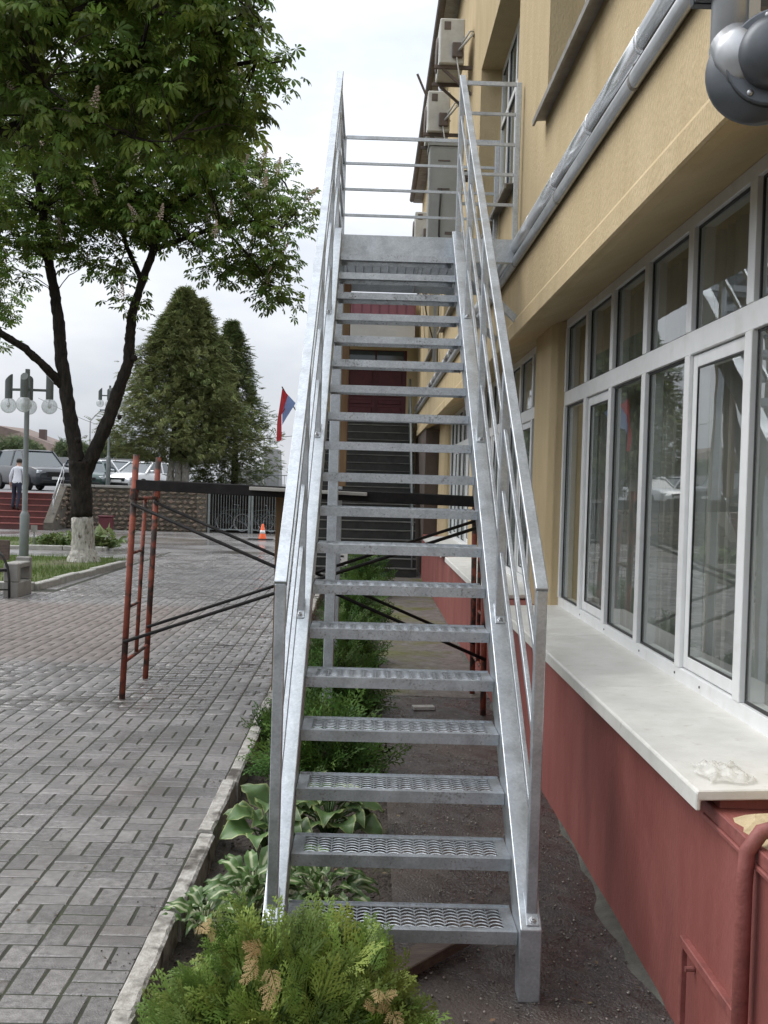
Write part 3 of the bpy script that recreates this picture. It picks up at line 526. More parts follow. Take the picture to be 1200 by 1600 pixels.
fl = P(1212, 88, 2.83); build(MB().lathe(fl, [(0.03, -0.03), (0.120, -0.03), (0.124, -0.026), (0.124, 0.004), (0.120, 0.008), (0.03, 0.008)], 44, fa), 'flange', 'zinc_dark', vd, bev=0.002)
build(MB().lathe(fl, [(0.088, 0.006), (0.0875, 0.05), (0.080, 0.075), (0.055, 0.095), (0.005, 0.10)], 36, fa), 'cap', 'zinc_dark', vd, smooth=True)
fu = fa.orthogonal().normalized(); fw = fa.cross(fu)
for q in range(8):
    t = q*math.pi/4+0.25; build(MB().lathe(fl+(fu*math.cos(t)+fw*math.sin(t))*0.106, [(0.0085, 0.008), (0.0085, 0.013), (0.005, 0.016)], 8, fa), 'bolt', 'zinc_mid', vd, smooth=True)
# pipe, hatch and trim on the plinth
rp = MB().tube([(1.30, 3.02, 0.86), (1.20, 3.02, 0.865), (1.125, 3.02, 0.845), (1.088, 3.02, 0.79), (1.083, 3.02, 0.70), (1.083, 3.02, -0.2)], 0.023, 14)
tag(build(rp, 'plinth_pipe', 'red_paint', smooth=True), 'dark red painted pipe bent over the plinth edge', 'pipe')
tag(build(MB().box(BX-0.014, BX+0.003, -1, 3.50, 0.742, 0.757).box(BX-0.006, BX+0.003, -1, 3.54, 0.757, 0.80), 'plinth_trim', 'red_paint', bev=0.003), 'thin red painted rail below the sill end', 'trim')
ht = empty('plinth_hatch', (BX, 3.3, -0.06), 'dark red painted angle-iron hatch frame low on the plinth', 'hatch')
build(MB().box(BX-0.022, BX+0.002, 3.63, 3.66, -0.10, 0.29), 'frame_upright', 'red_paint', ht, bev=0.003); build(MB().box(BX-0.024, BX+0.002, 2.4, 3.628, 0.262, 0.292), 'frame_rail', 'red_paint', ht, bev=0.003)
build(MB().box(BX-0.009, BX+0.002, 2.4, 3.61, -0.1, 0.25), 'door_leaf', 'plinth_red', ht); build(MB().lathe((BX-0.012, 3.52, 0.235), [(0.009, 0), (0.009, 0.03)], 10, (-1, 0, 0)), 'knob', 'red_paint', ht)
fm = MB(); NI, NJ = 34, 24
for i in range(NI):
    for j in range(NJ):
        u, v = i/(NI-1), j/(NJ-1); e = min(u, 1-u, v, 1-v)*4; e = min(e, 1)
        h = .010*abs(math.sin(u*9+v*5))+.013*abs(math.sin(v*11-u*6+1))+.008*abs(math.sin(u*23+v*17)); x = 1.105+.15*v+.012*math.sin(u*9); y = 3.42+.23*u+.015*math.sin(v*7); fm.v.append((x, y, 0.8655+.036*(x-1.05)+.004+h*(.25+.9*e)))
for i in range(NI-1):
    for j in range(NJ-1): fm.f.append((i*NJ+j, i*NJ+j+1, i*NJ+j+NJ+1, i*NJ+j+NJ)); fm.mi.append(0)
tag(build(fm, 'plastic_film', 'plastic_film', fix=False, smooth=True), 'crumpled scrap of clear plastic film on the white sill corner', 'plastic film')

# ---- wall fittings seen over the landing
def ac_unit(loc, label, k):
    x, y, z = loc; o = empty('air_conditioner', (x, y, z), label, 'air conditioner', 'outdoor units on the upper wall')
    build(MB().box(x-0.15, x+0.15, y, y+0.78, z, z+0.54), 'casing', 'ac_white', o, bev=0.012)
    build(MB().box(x-0.10, x-0.02, y-0.004, y+0.01, z+0.40, z+0.50), 'vent_slot', 'ac_dark', o); build(MB().box(x+0.0, x+0.13, y-0.05, y+0.0, z+0.06, z+0.24), 'valve_cover', 'ac_dark', o, bev=0.01)
    build(MB().lathe((x-0.152, y+0.48, z+0.27), [(0.21, 0), (0.21, 0.012), (0.19, 0.02), (0.03, 0.02)], 24, (-1, 0, 0)), 'fan_grille', 'ac_dark', o)
    for yy in (y+0.08, y+0.66): build(MB().beam((x-0.20, yy, z-0.02), (BX, yy, z-0.02), 0.04, 0.04).beam((x-0.1, yy, z-0.04), (BX, yy, z-0.34), 0.03, 0.03), 'bracket', 'ac_dark', o)
    build(MB().tube([(x+0.08, y-0.04, z+0.14), (x+0.16, y-0.16, z+0.2), (x+0.24, y-0.10, z+0.32), (BX+0.02, y+0.1, z+0.36)], 0.016, 8).tube([(x+0.1, y-0.03, z+0.2), (x+0.2, y-0.12, z+0.34), (BX+0.02, y+0.06, z+0.42)], 0.012, 8).tube([(x+0.05, y-0.03, z+0.1), (x+0.1, y-0.06, z-0.2), (x+0.2, y, z-0.6), (BX-0.01, y, z-1.4)], 0.009, 6), 'hose', 'cable_pale', o, smooth=True)
ac_unit((0.86, 13.35, 6.92), 'uppermost outdoor air conditioner on yellow wall above the stair rail', 0)
ac_unit((0.80, 14.75, 6.55), 'outdoor air conditioner with hoses just above the grey cabinet', 1)
ac_unit((0.84, 19.4, 6.1), 'distant outdoor air conditioner left of the grey cabinet', 2)
ac_unit((0.84, 23.2, 6.2), 'farthest outdoor air conditioner near the end of the yellow building', 3)
cb = empty('electrical_cabinet', (0.8, 12.7, 4.4), 'tall grey metal cabinet on the wall behind the landing rails', 'cabinet')
build(MB().box(0.60, 0.97, 12.75, 13.1, 4.4, 5.74), 'casing', 'cabinet_grey', cb, bev=0.008); build(MB().box(0.585, 0.985, 12.73, 13.12, 5.74, 5.77), 'lid', 'cabinet_grey', cb); build(MB().box(0.97, BX, 12.85, 13.0, 5.4, 5.5).box(0.97, BX, 12.85, 13.0, 4.6, 4.7), 'bracket', 'ac_dark', cb)
build(MB().box(0.63, 0.94, 12.744, 12.752, 4.45, 5.70), 'door', 'cabinet_grey', cb, bev=0.003); build(MB().box(0.70, 0.84, 12.738, 12.744, 5.56, 5.575).box(0.70, 0.84, 12.735, 12.742, 5.23, 5.25), 'handle', 'ac_dark', cb); build(MB().box(0.80, 0.88, 12.736, 12.743, 4.72, 4.75), 'plate', 'ac_dark', cb)
build(MB().tube([(0.74, 12.72, 5.24), (0.73, 12.70, 5.0), (0.73, 12.71, 4.7), (0.80, 12.68, 4.5), (0.95, 12.68, 4.44), (1.1, 12.7, 4.42)], 0.011, 8), 'cord', 'cable', cb, smooth=True)
dpm = MB().tube([(0.98, 18.2, 8.6), (1.02, 18.2, 8.3), (1.05, 18.2, 3.8)], 0.05, 10); tag(build(dpm, 'downpipe', 'zinc_mid', smooth=True), 'grey rainwater downpipe on the far upper wall', 'downpipe')
gm = MB().tube([(0.86, -2, ZT+0.02), (0.86, 26.8, ZT+0.02)], 0.06, 10); tag(build(gm, 'roof_gutter', 'ac_dark', smooth=True), 'dark gutter along the roof edge of the yellow building', 'gutter')
an = MB().tube([(BX-0.05, 16.6, 7.3), (0.72, 16.4, 7.55), (0.55, 16.35, 7.9)], 0.018, 6); tag(build(an, 'wall_bracket', 'ac_dark'), 'thin dark bracket arm jutting from the wall edge into the sky', 'bracket')
rr = random.Random(4)
for q in range(1):
    x = 0.8+0.3*rr.random(); y = 18+5*rr.random(); z = 5.2+1.8*rr.random(); tag(build(MB().tube([(x, y, z), (x-0.1, y+0.2, z-0.5), (x+0.05, y+0.3, z-1.2), (BX-0.01, y+0.5, z-1.8)], 0.012, 5), 'wall_cable', 'cable'), 'loose dark cable hanging on the far upper wall', 'cable')

# ================================================================ GALVANIZED STAIRCASE
X0, TY, GO, TZ, RI, HW = 0.166, 3.927, 0.2402, 0.176, 0.1856, 0.425
SL = RI/GO
stair = empty('galvanized_staircase', (X0, 5, -0.06), 'steep galvanized steel outdoor staircase with railings rising to a landing on the wall', 'staircase')
def ztop(y): return 0.205+(y-3.88)*SL          # top line of the stringers
fr_m = MB(); D = 0.245
fr_m.box(-HW+.002, HW-.002, 0.0, 0.004, -0.046, 0.0).box(-HW+.002, HW-.002, 0.004, 0.034, -0.004, 0.0)                 # front angle
fr_m.box(-HW+.002, HW-.002, D-0.004, D, -0.04, 0.006).box(-HW+.002, HW-.002, D-0.028, D-0.004, -0.004, 0.0)          # rear angle
fr_m.box(-HW+.002, -HW+0.045, 0.034, D-0.028, -0.004, 0.0).box(HW-0.045, HW-.002, 0.034, D-0.028, -0.004, 0.0)       # side flats
fr_m.box(-HW+.002, -HW+0.006, 0.004, D-.004, -0.045, -0.004).box(HW-0.006, HW-.002, 0.004, D-.004, -0.045, -0.004)
tread_me = fr_m.mesh('tread'); tread_me.materials.append(M['galvanized_tread'])
gr = MB(); NC, NR, SG = 14, 6, 8; gx0, gx1, gy0, gy1 = -HW+0.045, HW-0.045, 0.034, D-0.028; pw = (gx1-gx0)/NC; ph = (gy1-gy0)/NR
for r_ in range(NR+1):
    for c_ in range(NC):
        o = len(gr.v)
        for s_ in range(SG+1):
            t = s_/SG; arc = math.sin(math.pi*t); x = gx0+(c_+t)*pw; y = gy0+r_*ph+0.5*ph*arc**.7; w = 0.0034+0.0060*(1-arc)**2
            gr.v += [(x, max(gy0-.004, y-w*0.7), -0.004+0.002*arc), (x, min(gy1+.004, y+w*0.7), -0.0030+0.003*arc)]
        for s_ in range(SG): gr.f.append((o+2*s_, o+2*s_+2, o+2*s_+3, o+2*s_+1)); gr.mi.append(0)
for c_ in range(NC+1):
    x = gx0+c_*pw; gr.box(x-0.002, x+0.002, gy0-.004, gy1+.004, -0.0085, -0.0062)
gr_me = gr.mesh('grating', False); gr_me.materials.append(M['galvanized_tread'])
for k in range(19):
    t = bpy.data.objects.new('tread', tread_me); C.objects.link(t); t.parent = stair; t.matrix_parent_inverse = Matrix.Translation(-stair.location)
    t.location = (X0+random.uniform(-.001, .001), TY+k*GO, TZ+k*RI); t.rotation_euler = (random.gauss(0, .004), random.gauss(0, .0015), 0)
    g = bpy.data.objects.new('grating', gr_me); C.objects.link(g); g.parent = t; 
    if k % 2: g.scale = (-1, 1, 1)
# stringers: box channel with a plumb-cut foot
for s in (-1, 1):
    xa, xb = X0+s*HW, X0+s*(HW+0.078)
    prof = [(3.88, -0.06), (3.88, ztop(3.88)), (8.487, ztop(8.487)), (8.487, ztop(8.487)-0.22), (3.99, ztop(3.99)-0.20), (3.975, -0.06)]
    build(MB().prism(prof, min(xa, xb), max(xa, xb), 'x'), 'stringer', 'galvanized', stair, bev=0.004, seg=2)
    xm = X0+s*(HW+0.046)
    # posts, bolted through a plate to the top flange
    HR = 1.165
    for py in (3.945, 5.16, 6.32, 7.46):
        zb = ztop(py)
        build(MB().box(xm-0.02, xm+0.02, py-0.02, py+0.02, zb-0.012, zb+HR-(0.0 if py < 4 else 0.02)), 'post', 'galvanized', stair, bev=0.003)
        pl = build(MB().beam((xm, py-0.055, ztop(py-0.055)+0.003), (xm, py+0.05, ztop(py+0.05)+0.003), 0.046, 0.006, (0, -SL, 1)), 'base_plate', 'galvanized', stair, bev=0.002)
        build(MB().lathe((xm, py-0.04, ztop(py-0.04)+0.005), [(0.015, 0), (0.015, 0.003), (0.011, 0.004), (0.011, 0.011), (0.005, 0.012), (0.005, 0.02)], 6, (0, -SL, 1)), 'bolt', 'zinc_mid', pl)
    # handrail and three intermediate rails
    def zr(y, h): return ztop(y)+h
    build(MB().beam((xm, 3.928, zr(3.928, HR)+0.012), (xm, 8.505, zr(8.505, HR)+0.012), 0.046, 0.026), 'handrail', 'galvanized', stair, bev=0.003)
    for h in (0.29, 0.58, 0.87):
        build(MB().beam((xm, 3.95, zr(3.95, h)), (xm, 8.49, zr(8.49, h)), 0.018, 0.030), 'rail', 'galvanized', stair, bev=0.002)
# landing
LZ = TZ+19*RI+0.012; LY0, LY1, LXa, LXb = 8.49, 9.97, X0-HW-0.08, BX-0.012
build(MB().box(LXa, LXb, LY0, LY0+0.008, LZ-0.175, LZ).box(LXa, LXb, LY0+.008, LY0+0.06, LZ-0.006, LZ).box(LXa, LXb, LY0+.008, LY0+0.06, LZ-0.175, LZ-0.168), 'front_channel', 'galvanized', stair)
build(MB().box(LXa, LXb, LY1-0.008, LY1, LZ-0.175, LZ), 'rear_channel', 'galvanized', stair)
for x in (LXa, 0.35, 0.72, LXb-0.008): build(MB().box(x, x+0.008, LY0+0.061, LY1-0.009, LZ-0.17, LZ-0.008), 'joist', 'galvanized', stair)
ld = MB(); NXX, NYY = 20, 34
for i in range(NYY): y = LY0+0.062+(LY1-LY0-0.075)*i/(NYY-1); ld.box(LXa+.01, LXb-.01, y-0.0025, y+0.0025, LZ-0.02, LZ-0.001)
for i in range(NXX): x = LXa+.02+(LXb-LXa-.04)*i/(NXX-1); ld.box(x-0.002, x+0.002, LY0+.062, LY1-.01, LZ-0.018, LZ-0.006)
build(ld, 'landing_grating', 'galvanized', stair)
HZ = 1.20; xl = X0-HW-0.046; xr = X0+HW+0.046; xw = LXb-0.03
for (x, y) in ((xl, LY0+0.02), (xr, LY0+0.02), (xw, LY0+0.03), (xl, LY1-0.03), (xw, LY1-0.03)):
    build(MB().box(x-0.02, x+0.02, y-0.02, y+0.02, LZ-0.15, LZ+HZ+0.012), 'post', 'galvanized', stair, bev=0.003)
for q in range(5):
    z = LZ+HZ-0.232*q; t = 0.03 if q == 0 else 0.022
    build(MB().box(xl+.021, xw-.021, LY1-0.04, LY1-0.02, z-t/2, z+t/2), 'rail', 'galvanized', stair)
    build(MB().box(xr+.021, xw-.021, LY0+0.02, LY0+0.04, z-t/2, z+t/2), 'rail', 'galvanized', stair)
    build(MB().box(xl-.01, xl+.01, LY0+.041, LY1-.051, z-t/2, z+t/2), 'rail', 'galvanized', stair)
for y in (LY0+0.10, LY1-0.08): build(MB().box(xl-0.01, xl+0.07, y-0.04, y+0.04, -0.12, LZ-0.177), 'column', 'galvanized', stair, bev=0.005)
for y in (LY0+0.10, LY1-0.10): build(MB().beam((0.66, y, LZ-0.18), (BX, y, LZ-0.60), 0.05, 0.05), 'wall_brace', 'galvanized', stair)

# ================================================================ SCAFFOLD
sc = empty('trestle_scaffold', (-0.5, 9.2, -0.06), 'rusty red tube scaffold with black cross braces passing under the stairs', 'scaffold')
def tubep(a, b, r, name, m, n=10): return build(MB().tube([a, b], r, n), name, m, sc, smooth=True)
YA, YB = 8.85, 9.78
for (xb, xt, za, zt) in ((-1.945, -1.875, 0.0, 1.98), (0.985, 0.955, -0.06, 1.80)):
    for y in (YA, YB):
        tubep((xb, y, za), (xt, y, zt), 0.025, 'upright', 'rust_red')
        build(MB().tube([(xb+(xt-xb)*.82, y, za+(zt-za)*.82), (xb+(xt-xb)*.86, y, za+(zt-za)*.86)], 0.034, 10), 'collar', 'rust_red', sc)
    def fx(z): return xb+(xt-xb)*(z-za)/(zt-za)
    tubep((fx(.30), YA+.46, .30), (fx(1.62), YA+.46, 1.62), 0.017, 'upright', 'rust_red')
    for z in (0.30, 1.62): tubep((fx(z), YA, z), (fx(z), YB, z), 0.016, 'rung', 'rust_red')
    for z in (0.74, 1.18): tubep((fx(z), YA, z), (fx(z), YA+.46, z), 0.012, 'rung', 'rust_red')
for y in (YA, YB):
    build(MB().beam((-1.87, y, 1.735), (0.95, y, 1.675), 0.045, 0.085), 'bearer', 'black_steel', sc, bev=0.004)
    yo = y-0.035 if y == YA else y-.03
    tubep((-1.90, yo, 1.585), (0.99, yo, 0.40), 0.014, 'brace', 'black_steel'); tubep((-1.93, yo-.03, 0.47), (0.97, yo-.03, 1.50), 0.014, 'brace', 'black_steel')
rr = random.Random(2)
for q in range(5):
    y = YA-0.02+q*0.205; a = -1.02+rr.uniform(-.08, .08); b = -0.10+rr.uniform(-.06, .1)
    build(MB().beam((a, y, 1.753-(a+1.87)*.0213), (b, y+rr.uniform(-.02, .02), 1.753-(b+1.87)*.0213), 0.19, 0.028), 'plank', 'plank_grey', sc, bev=0.003)
tag(build(MB().box(-0.262, -0.195, 9.42, 9.50, 1.77, LZ-0.178), 'wooden_prop', 'wood_prop', bev=0.004), 'brown timber prop standing on the scaffold boards under the landing', 'timber post')
tag(build(MB().box(-0.775, -0.70, 9.25, 9.33, -0.02, 1.70), 'wooden_prop', 'wood_prop', bev=0.004), 'brown timber post under the scaffold boards beside the stair rail', 'timber post')
bd = MB().beam((0.12, 4.02, -0.035), (0.47, 4.38, 0.0), 0.11, 0.045); tag(build(bd, 'wooden_board', 'wood_wet', bev=0.004), 'short wet wooden board lying under the lowest step', 'board')
tag(build(MB().beam((0.2, 3.15, -0.04), (0.42, 3.34, -0.035), 0.12, 0.03), 'wooden_plank', 'wood_wet', bev=0.004), 'end of a dark plank on the path right of the front thuja', 'board')
tag(build(MB().beam((0.42, 9.02, -0.045), (0.60, 9.05, -0.045), 0.09, 0.03), 'tile_fragment', 'kerb_clean', bev=0.004), 'pale broken tile lying on the muddy path beyond the stairs', 'tile')
rr = random.Random(12); m = MB()
for q in range(6): m.lathe((0.99+rr.uniform(-.06, .06), 9.3+rr.uniform(-.3, .3), -0.05), [(0.03, 0), (0.045, .02), (0.02, .05)], 6)

# ================================================================ FAR STEPS, DOOR AND ANNEX
fs = empty('far_steps', (0, 22, -0.06), 'dark stone flight of steps with pale nosings leading to a red door', 'steps')
NS, FZ0, FZ1, FY0, FY1 = 19, -0.06, 3.42, 22.2, 26.4
for k in range(NS):
    y = FY0+(FY1-FY0)*k/NS; z = FZ0+(FZ1-FZ0)*(k+1)/NS
    st_ = build(MB().box(-1.15, 1.02, y, 27.2 if k == NS-1 else y+(FY1-FY0)/NS+0.05, FZ0-0.1 if k == 0 else z-0.45, z-0.018), 'step', 'granite_dark', fs)
    build(MB().box(-1.16, 1.03, y-0.025, y+(FY1-FY0)/NS-0.026 if k < NS-1 else 27.2, z-0.018, z+random.uniform(-.004, .004)), 'nosing', 'nosing', st_)
hr = MB()
for x in (0.93,):
    hr.tube([(x, FY0+0.1, 1.0), (x, FY1, FZ1+0.95)], 0.025, 8)
    for k in range(7):
        y = FY0+0.1+(FY1-FY0-0.1)*k/6; hr.tube([(x, y, FZ0+(y-FY0)*0.83), (x, y, 1.0+(y-FY0-0.1)*0.826)], 0.016, 6)
build(hr, 'handrail', 'pole_grey', fs, smooth=True)
ax = empty('annex', (0, 27, -0.06), 'yellow end wing with maroon corrugated fascia above a double door', 'building')
AY = 26.9
build(MB().box(-1.25, -0.66, AY, AY+0.4, -0.1, 5.2).box(0.86, 4.0, AY, AY+0.4, -0.1, 6.3).box(-0.66, 0.86, AY, AY+0.4, 5.12, 6.3).box(-0.66, 0.86, AY, AY+.4, -.1, 3.4).box(-1.25, -.66, AY, AY+.4, 5.2, 6.3), 'wall', 'stucco', ax)
dr = build(MB().box(-0.66, 0.86, AY+0.10, AY+0.18, 3.42, 5.12), 'door', 'door_red', ax)
for (a, b) in ((-0.60, 0.08), (0.12, 0.80)):
    for (c, d) in ((3.55, 3.72), (3.80, 3.90), (3.98, 4.62)): build(MB().box(a+.06, b-.06, AY+0.075, AY+0.10, c, d), 'door_panel', 'door_red', dr, bev=0.01)
build(MB().box(0.085, 0.115, AY+0.06, AY+0.10, 3.44, 4.74), 'meeting_stile', 'door_red', dr)
build(MB().box(-0.66, 0.86, AY+0.05, AY+0.10, 4.72, 4.79).box(-0.66, -0.60, AY+.05, AY+.10, 3.42, 4.72).box(0.80, 0.86, AY+.05, AY+.10, 3.42, 5.12).box(-0.66, -0.60, AY+.05, AY+.1, 4.79, 5.12), 'door_frame', 'door_red', dr)
for (a, b) in ((-0.59, 0.08), (0.12, 0.79)): build(MB().box(a, b, AY+0.085, AY+0.095, 4.80, 5.10), 'transom_pane', 'car_glass', dr)
cs = MB()
def corrug(mb, x0, x1, y, z0, z1, pitch, dep):
    x = x0
    while x < x1-1e-3:
        mb.box(x, min(x1, x+pitch*0.8), y-dep, y, z0, z1); mb.box(x+pitch*.8, min(x1, x+pitch), y-dep*.25, y, z0, z1) if x+pitch*.8 < x1 else None; x += pitch
corrug(cs, -1.3, 0.98, 25.6, 5.16, 5.66, 0.07, 0.012); cs.box(-1.3, .98, 25.6, 26.9, 5.6, 5.66); build(cs, 'canopy_fascia', 'white_sheet', ax)
cs = MB(); corrug(cs, -1.3, 1.0, 26.0, 5.74, 6.26, 0.21, 0.035); cs.box(-1.3, 1.0, 26.0, 27.3, 6.2, 6.26); build(cs, 'roof_fascia', 'roof_red', ax)
build(MB().box(1.14, 1.7, 22.21, 26.88, -0.1, 2.97), 'side_wall', 'brown_wall', ax)
flag_p = P(441, 606, 20.5)
fp = empty('flag', (-0.95, 21.9, 2.2), 'limp red and light blue flag on a slanting pole left of the stairs', 'flag')
pole0, pole1 = flag_p+Vector((-0.005, 0, 0.02)), Vector((-0.75, 21.9, 2.05)); build(MB().tube([pole0, pole1], 0.012, 6), 'pole', 'ac_dark', fp)
f1, f2 = P(441, 607, 20.5), P(462, 630, 20.6); f3, f4, f5, f6 = P(441, 662, 20.45), P(432, 690, 20.5), P(440, 688, 20.4), P(449, 648, 20.45)
pm_ = P(450, 617, 20.55)
build(MB().add([f1, pm_, P(445, 640, 20.42), P(440, 648, 20.40)], [(0, 1, 2, 3)]).add([f1, P(440, 648, 20.40), f5, f4, P(433, 660, 20.55)], [(0, 1, 2, 3, 4)]), 'cloth', 'flag_red', fp, fix=False)
build(MB().add([pm_, f2, P(448, 652, 20.46), P(441, 664, 20.43), P(441, 646, 20.41), P(445, 632, 20.42)], [(0, 1, 2, 3, 4, 5)]), 'blue_field', 'flag_blue', fp, fix=False)
tag(build(MB().box(-0.80, -0.72, 21.86, 21.94, -0.06, 2.3), 'flag_post', 'pole_grey'), 'grey post holding the flagpole beside the far steps', 'post')

# ================================================================ SQUARE: ISLANDS, LAMPS, WALL, TERRACE
def kerb_line(pts, name, label, w=0.14, h=0.10, L=0.95):
    o = empty(name, (*pts[0][:2], 0), label, 'kerb')
    for a, b in zip(pts[:-1], pts[1:]):
        a = Vector((*a, 0)); b = Vector((*b, 0)); n = max(1, round((b-a).length/L))
        for k in range(n):
            p = a+(b-a)*(k+0.006)/n; q = a+(b-a)*(k+0.994)/n; dz = random.uniform(-.012, .012)
            build(MB().beam(p+Vector((0, 0, h/2-0.03+dz)), q+Vector((0, 0, h/2-0.03+dz+random.uniform(-.01, .01))), w, h+0.06), 'kerb_stone', 'kerb_clean', o, bev=0.015)
    return o
def island(poly, name, z):
    return tag(build(MB().prism(poly, -0.05, z, 'z'), name, 'grass_ground'), kind='structure')
I1 = [(-16, 17.3), (-5.15, 17.3), (-5.02, 22.3), (-5.6, 24.0), (-16, 24.0)]; I2 = [(-16, 26.9), (-6.5, 26.9), (-6.9, 31.0), (-16, 31.0)]
island(I1, 'lawn', 0.045); island(I2, 'flower_lawn', 0.045)
kerb_line([(-16, 17.25), (-5.2, 17.25), (-4.98, 22.4)], 'lawn_kerb', 'pale concrete kerb round the lawn under the chestnut tree'); kerb_line([(-16, 26.8), (-6.45, 26.8), (-6.5, 27.9)], 'flower_lawn_kerb', 'pale kerb of the farther flower bed behind the chestnut trunk')
blade_v = np.array([(-.06, 0, 0), (.06, 0, 0), (0.1, 0.1, 1)], float); blade_f = np.array([(0, 1, 2)])
for I, nm, n in ((I1, 'lawn_grass', 26000), (I2, 'flower_lawn_grass', 9000)):
    x0, x1, y0, y1 = -11, max(p[0] for p in I)-0.1, min(p[1] for p in I)+.05, max(p[1] for p in I)-.1
    pos = np.stack([RNG.uniform(x0, x1, n), RNG.uniform(y0, y1, n), np.full(n, 0.04)], -1)
    cl = np.sin(pos[:, 0]*2.3)+np.sin(pos[:, 1]*1.9+1)+RNG.normal(0, .7, n); pos = pos[cl > -0.9]; n = len(pos)
    t = RNG.uniform(0, 6.3, n); rot = np.stack([np.stack([np.cos(t), -np.sin(t), 0*t], -1), np.stack([np.sin(t), np.cos(t), 0*t], -1), np.stack([0*t, 0*t, 1+0*t], -1)], 1)
    V, F, r = scatter(blade_v, blade_f, pos, rot, RNG.uniform(0.04, 0.10, n)); tag(link(nm, bulk(nm, V, F, r), 'grass_blade'), 'short green grass on the ' + ('lawn under the chestnut' if n > 12000 else 'farther flower bed'), kind='stuff')

def copy_tree(o, parent=None):
    c = o.copy(); C.objects.link(c); c.parent = parent
    for ch in [x for x in o.children]: copy_tree(ch, c)
    return c
# four-globe lamp, built once at the origin
lp = empty('street_lamp', (0, 0, 0), '', 'street lamp', 'four-globe lamps of the square')
build(MB().lathe((0, 0, 0), [(0.085, 0), (0.085, 1.06), (0.06, 1.12), (0.05, 1.13), (0.045, 3.1), (0.05, 3.15)], 14), 'pole', 'pole_grey', lp, smooth=True, bev=0.01)
build(MB().box(-0.035, 0.035, -0.035, 0.035, 3.1, 3.74), 'mast_head', 'lamp_green', lp, bev=0.006)
for k, (ux, uy, rr_) in enumerate(((-1, 0.15, 0.36), (1, 0.1, 0.40), (0.15, -1, 0.36), (-0.2, 1, 0.36))):
    d = Vector((ux, uy, 0)).normalized(); e = d*(rr_+0.06)
    build(MB().beam((0, 0, 3.36), (e.x, e.y, 3.36), 0.035, 0.045), 'arm', 'lamp_green', lp)
    h = d*rr_; m = MB(); n = 14
    for q in range(n):
        t = 2*math.pi*q/n; m.v += [(h.x+0.068*math.cos(t), h.y+0.068*math.sin(t), 3.20)]
    for q in range(n):
        t = 2*math.pi*q/n; c = math.cos(t)*d.x+math.sin(t)*d.y; m.v += [(h.x+0.068*math.cos(t), h.y+0.068*math.sin(t), 3.58-0.07*c)]
    m.f += [tuple(range(n)), tuple(range(n, 2*n))]+[(q, (q+1) % n, (q+1) % n+n, q+n) for q in range(n)]; m.mi += [0]*(n+2)
    hd = build(m, 'lamp_head', 'lamp_green', lp, bev=0.004)
    g = MB(); ns = 10
    g.lathe((h.x, h.y, 3.07), [(0.142*math.sin(math.pi*i/ns)*(1.0 if i % 2 else 0.992)+0.001, -0.142*math.cos(math.pi*i/ns)) for i in range(ns+1)], 22); build(g, 'globe', 'globe_glass', hd, smooth=True)
    rb_ = MB()
    for q in range(9):
        t = math.pi*q/9; rb_.torus((h.x, h.y, 3.07), 0.1425, 0.0011, (math.cos(t), math.sin(t), 0), 20, 4)
    build(rb_, 'globe_rib', 'cable_pale', hd)
    build(MB().lathe((h.x, h.y, 3.06), [(0.012, 0.13), (0.014, 0.08), (0.035, 0.03), (0.03, -0.01), (0.01, -0.03)], 10), 'bulb', 'frame_white', hd, smooth=True)
lp['label'] = 'grey lamp post with four ribbed glass globes beside the chestnut trunk'
l2 = copy_tree(lp); l2['label'] = 'smaller distant four-globe lamp post between the parked cars'
lp.location = (-6.3, 20.2, 0); l2.location = (-9.72, 41.0, 1.5); l2.rotation_euler = (0, 0, R(8))

# retaining wall with rubble stones, steps up, terrace
WY = 38.2; TZ2 = 1.2
trr = MB().box(-300, -5.62, WY+0.3, 700, -0.3, TZ2).box(-5.62, 300, 42.0, 700, -0.3, TZ2); tag(build(trr, 'terrace', 'asphalt'), kind='structure')
rw = empty('stone_wall', (-9, WY, 0), 'low rubble stone retaining wall with pale coping below the parked cars', 'wall')
build(MB().box(-10.75, -5.62, WY, WY+0.3, -0.1, 1.46).box(-26, -13.0, WY, WY+.3, -.1, 1.46), 'wall_core', 'mortar', rw)
for a in np.arange(-10.8, -5.7, 1.3): build(MB().box(a+.004, min(a+1.296, -5.58), WY-0.07, WY+0.34, 1.46, 1.545), 'coping', 'cap', rw, bev=0.01)
build(MB().box(-26, -12.95, WY-.07, WY+.34, 1.46, 1.545), 'coping', 'cap', rw)
build(MB().box(-5.95, -5.60, 38.16, 42, -0.1, 1.45), 'return_wall', 'mortar', rw)
def stone_mesh(i):
    r = random.Random(40+i); m = MB(); n = 9; ring = []
    for q in range(n):
        t = 2*math.pi*q/n; c, s = math.cos(t), math.sin(t); k = 1/max(abs(c)**.8+abs(s)**.8, .75)*1.05; ring.append((c*k*r.uniform(.42, .54), s*k*r.uniform(.40, .54)))
    m.v = [(x, 0.0, z) for x, z in ring]+[(x*.93, -0.6, z*.93) for x, z in ring]+[(x*.55+r.uniform(-.05, .05), -1+r.uniform(-.15, .1), z*.55) for x, z in ring]+[(0, -1.05, 0)]
    for q in range(n):
        b = (q+1) % n; m.f += [(q, b, b+n, q+n), (q+n, b+n, b+2*n, q+2*n), (q+2*n, b+2*n, 3*n)]; m.mi += [0]*3
    me = m.mesh('stone'); me.materials.append(M['stone']); return me
sm = [stone_mesh(i) for i in range(7)]; rr = random.Random(21); z = 0.0; cnt = 0
rows = []
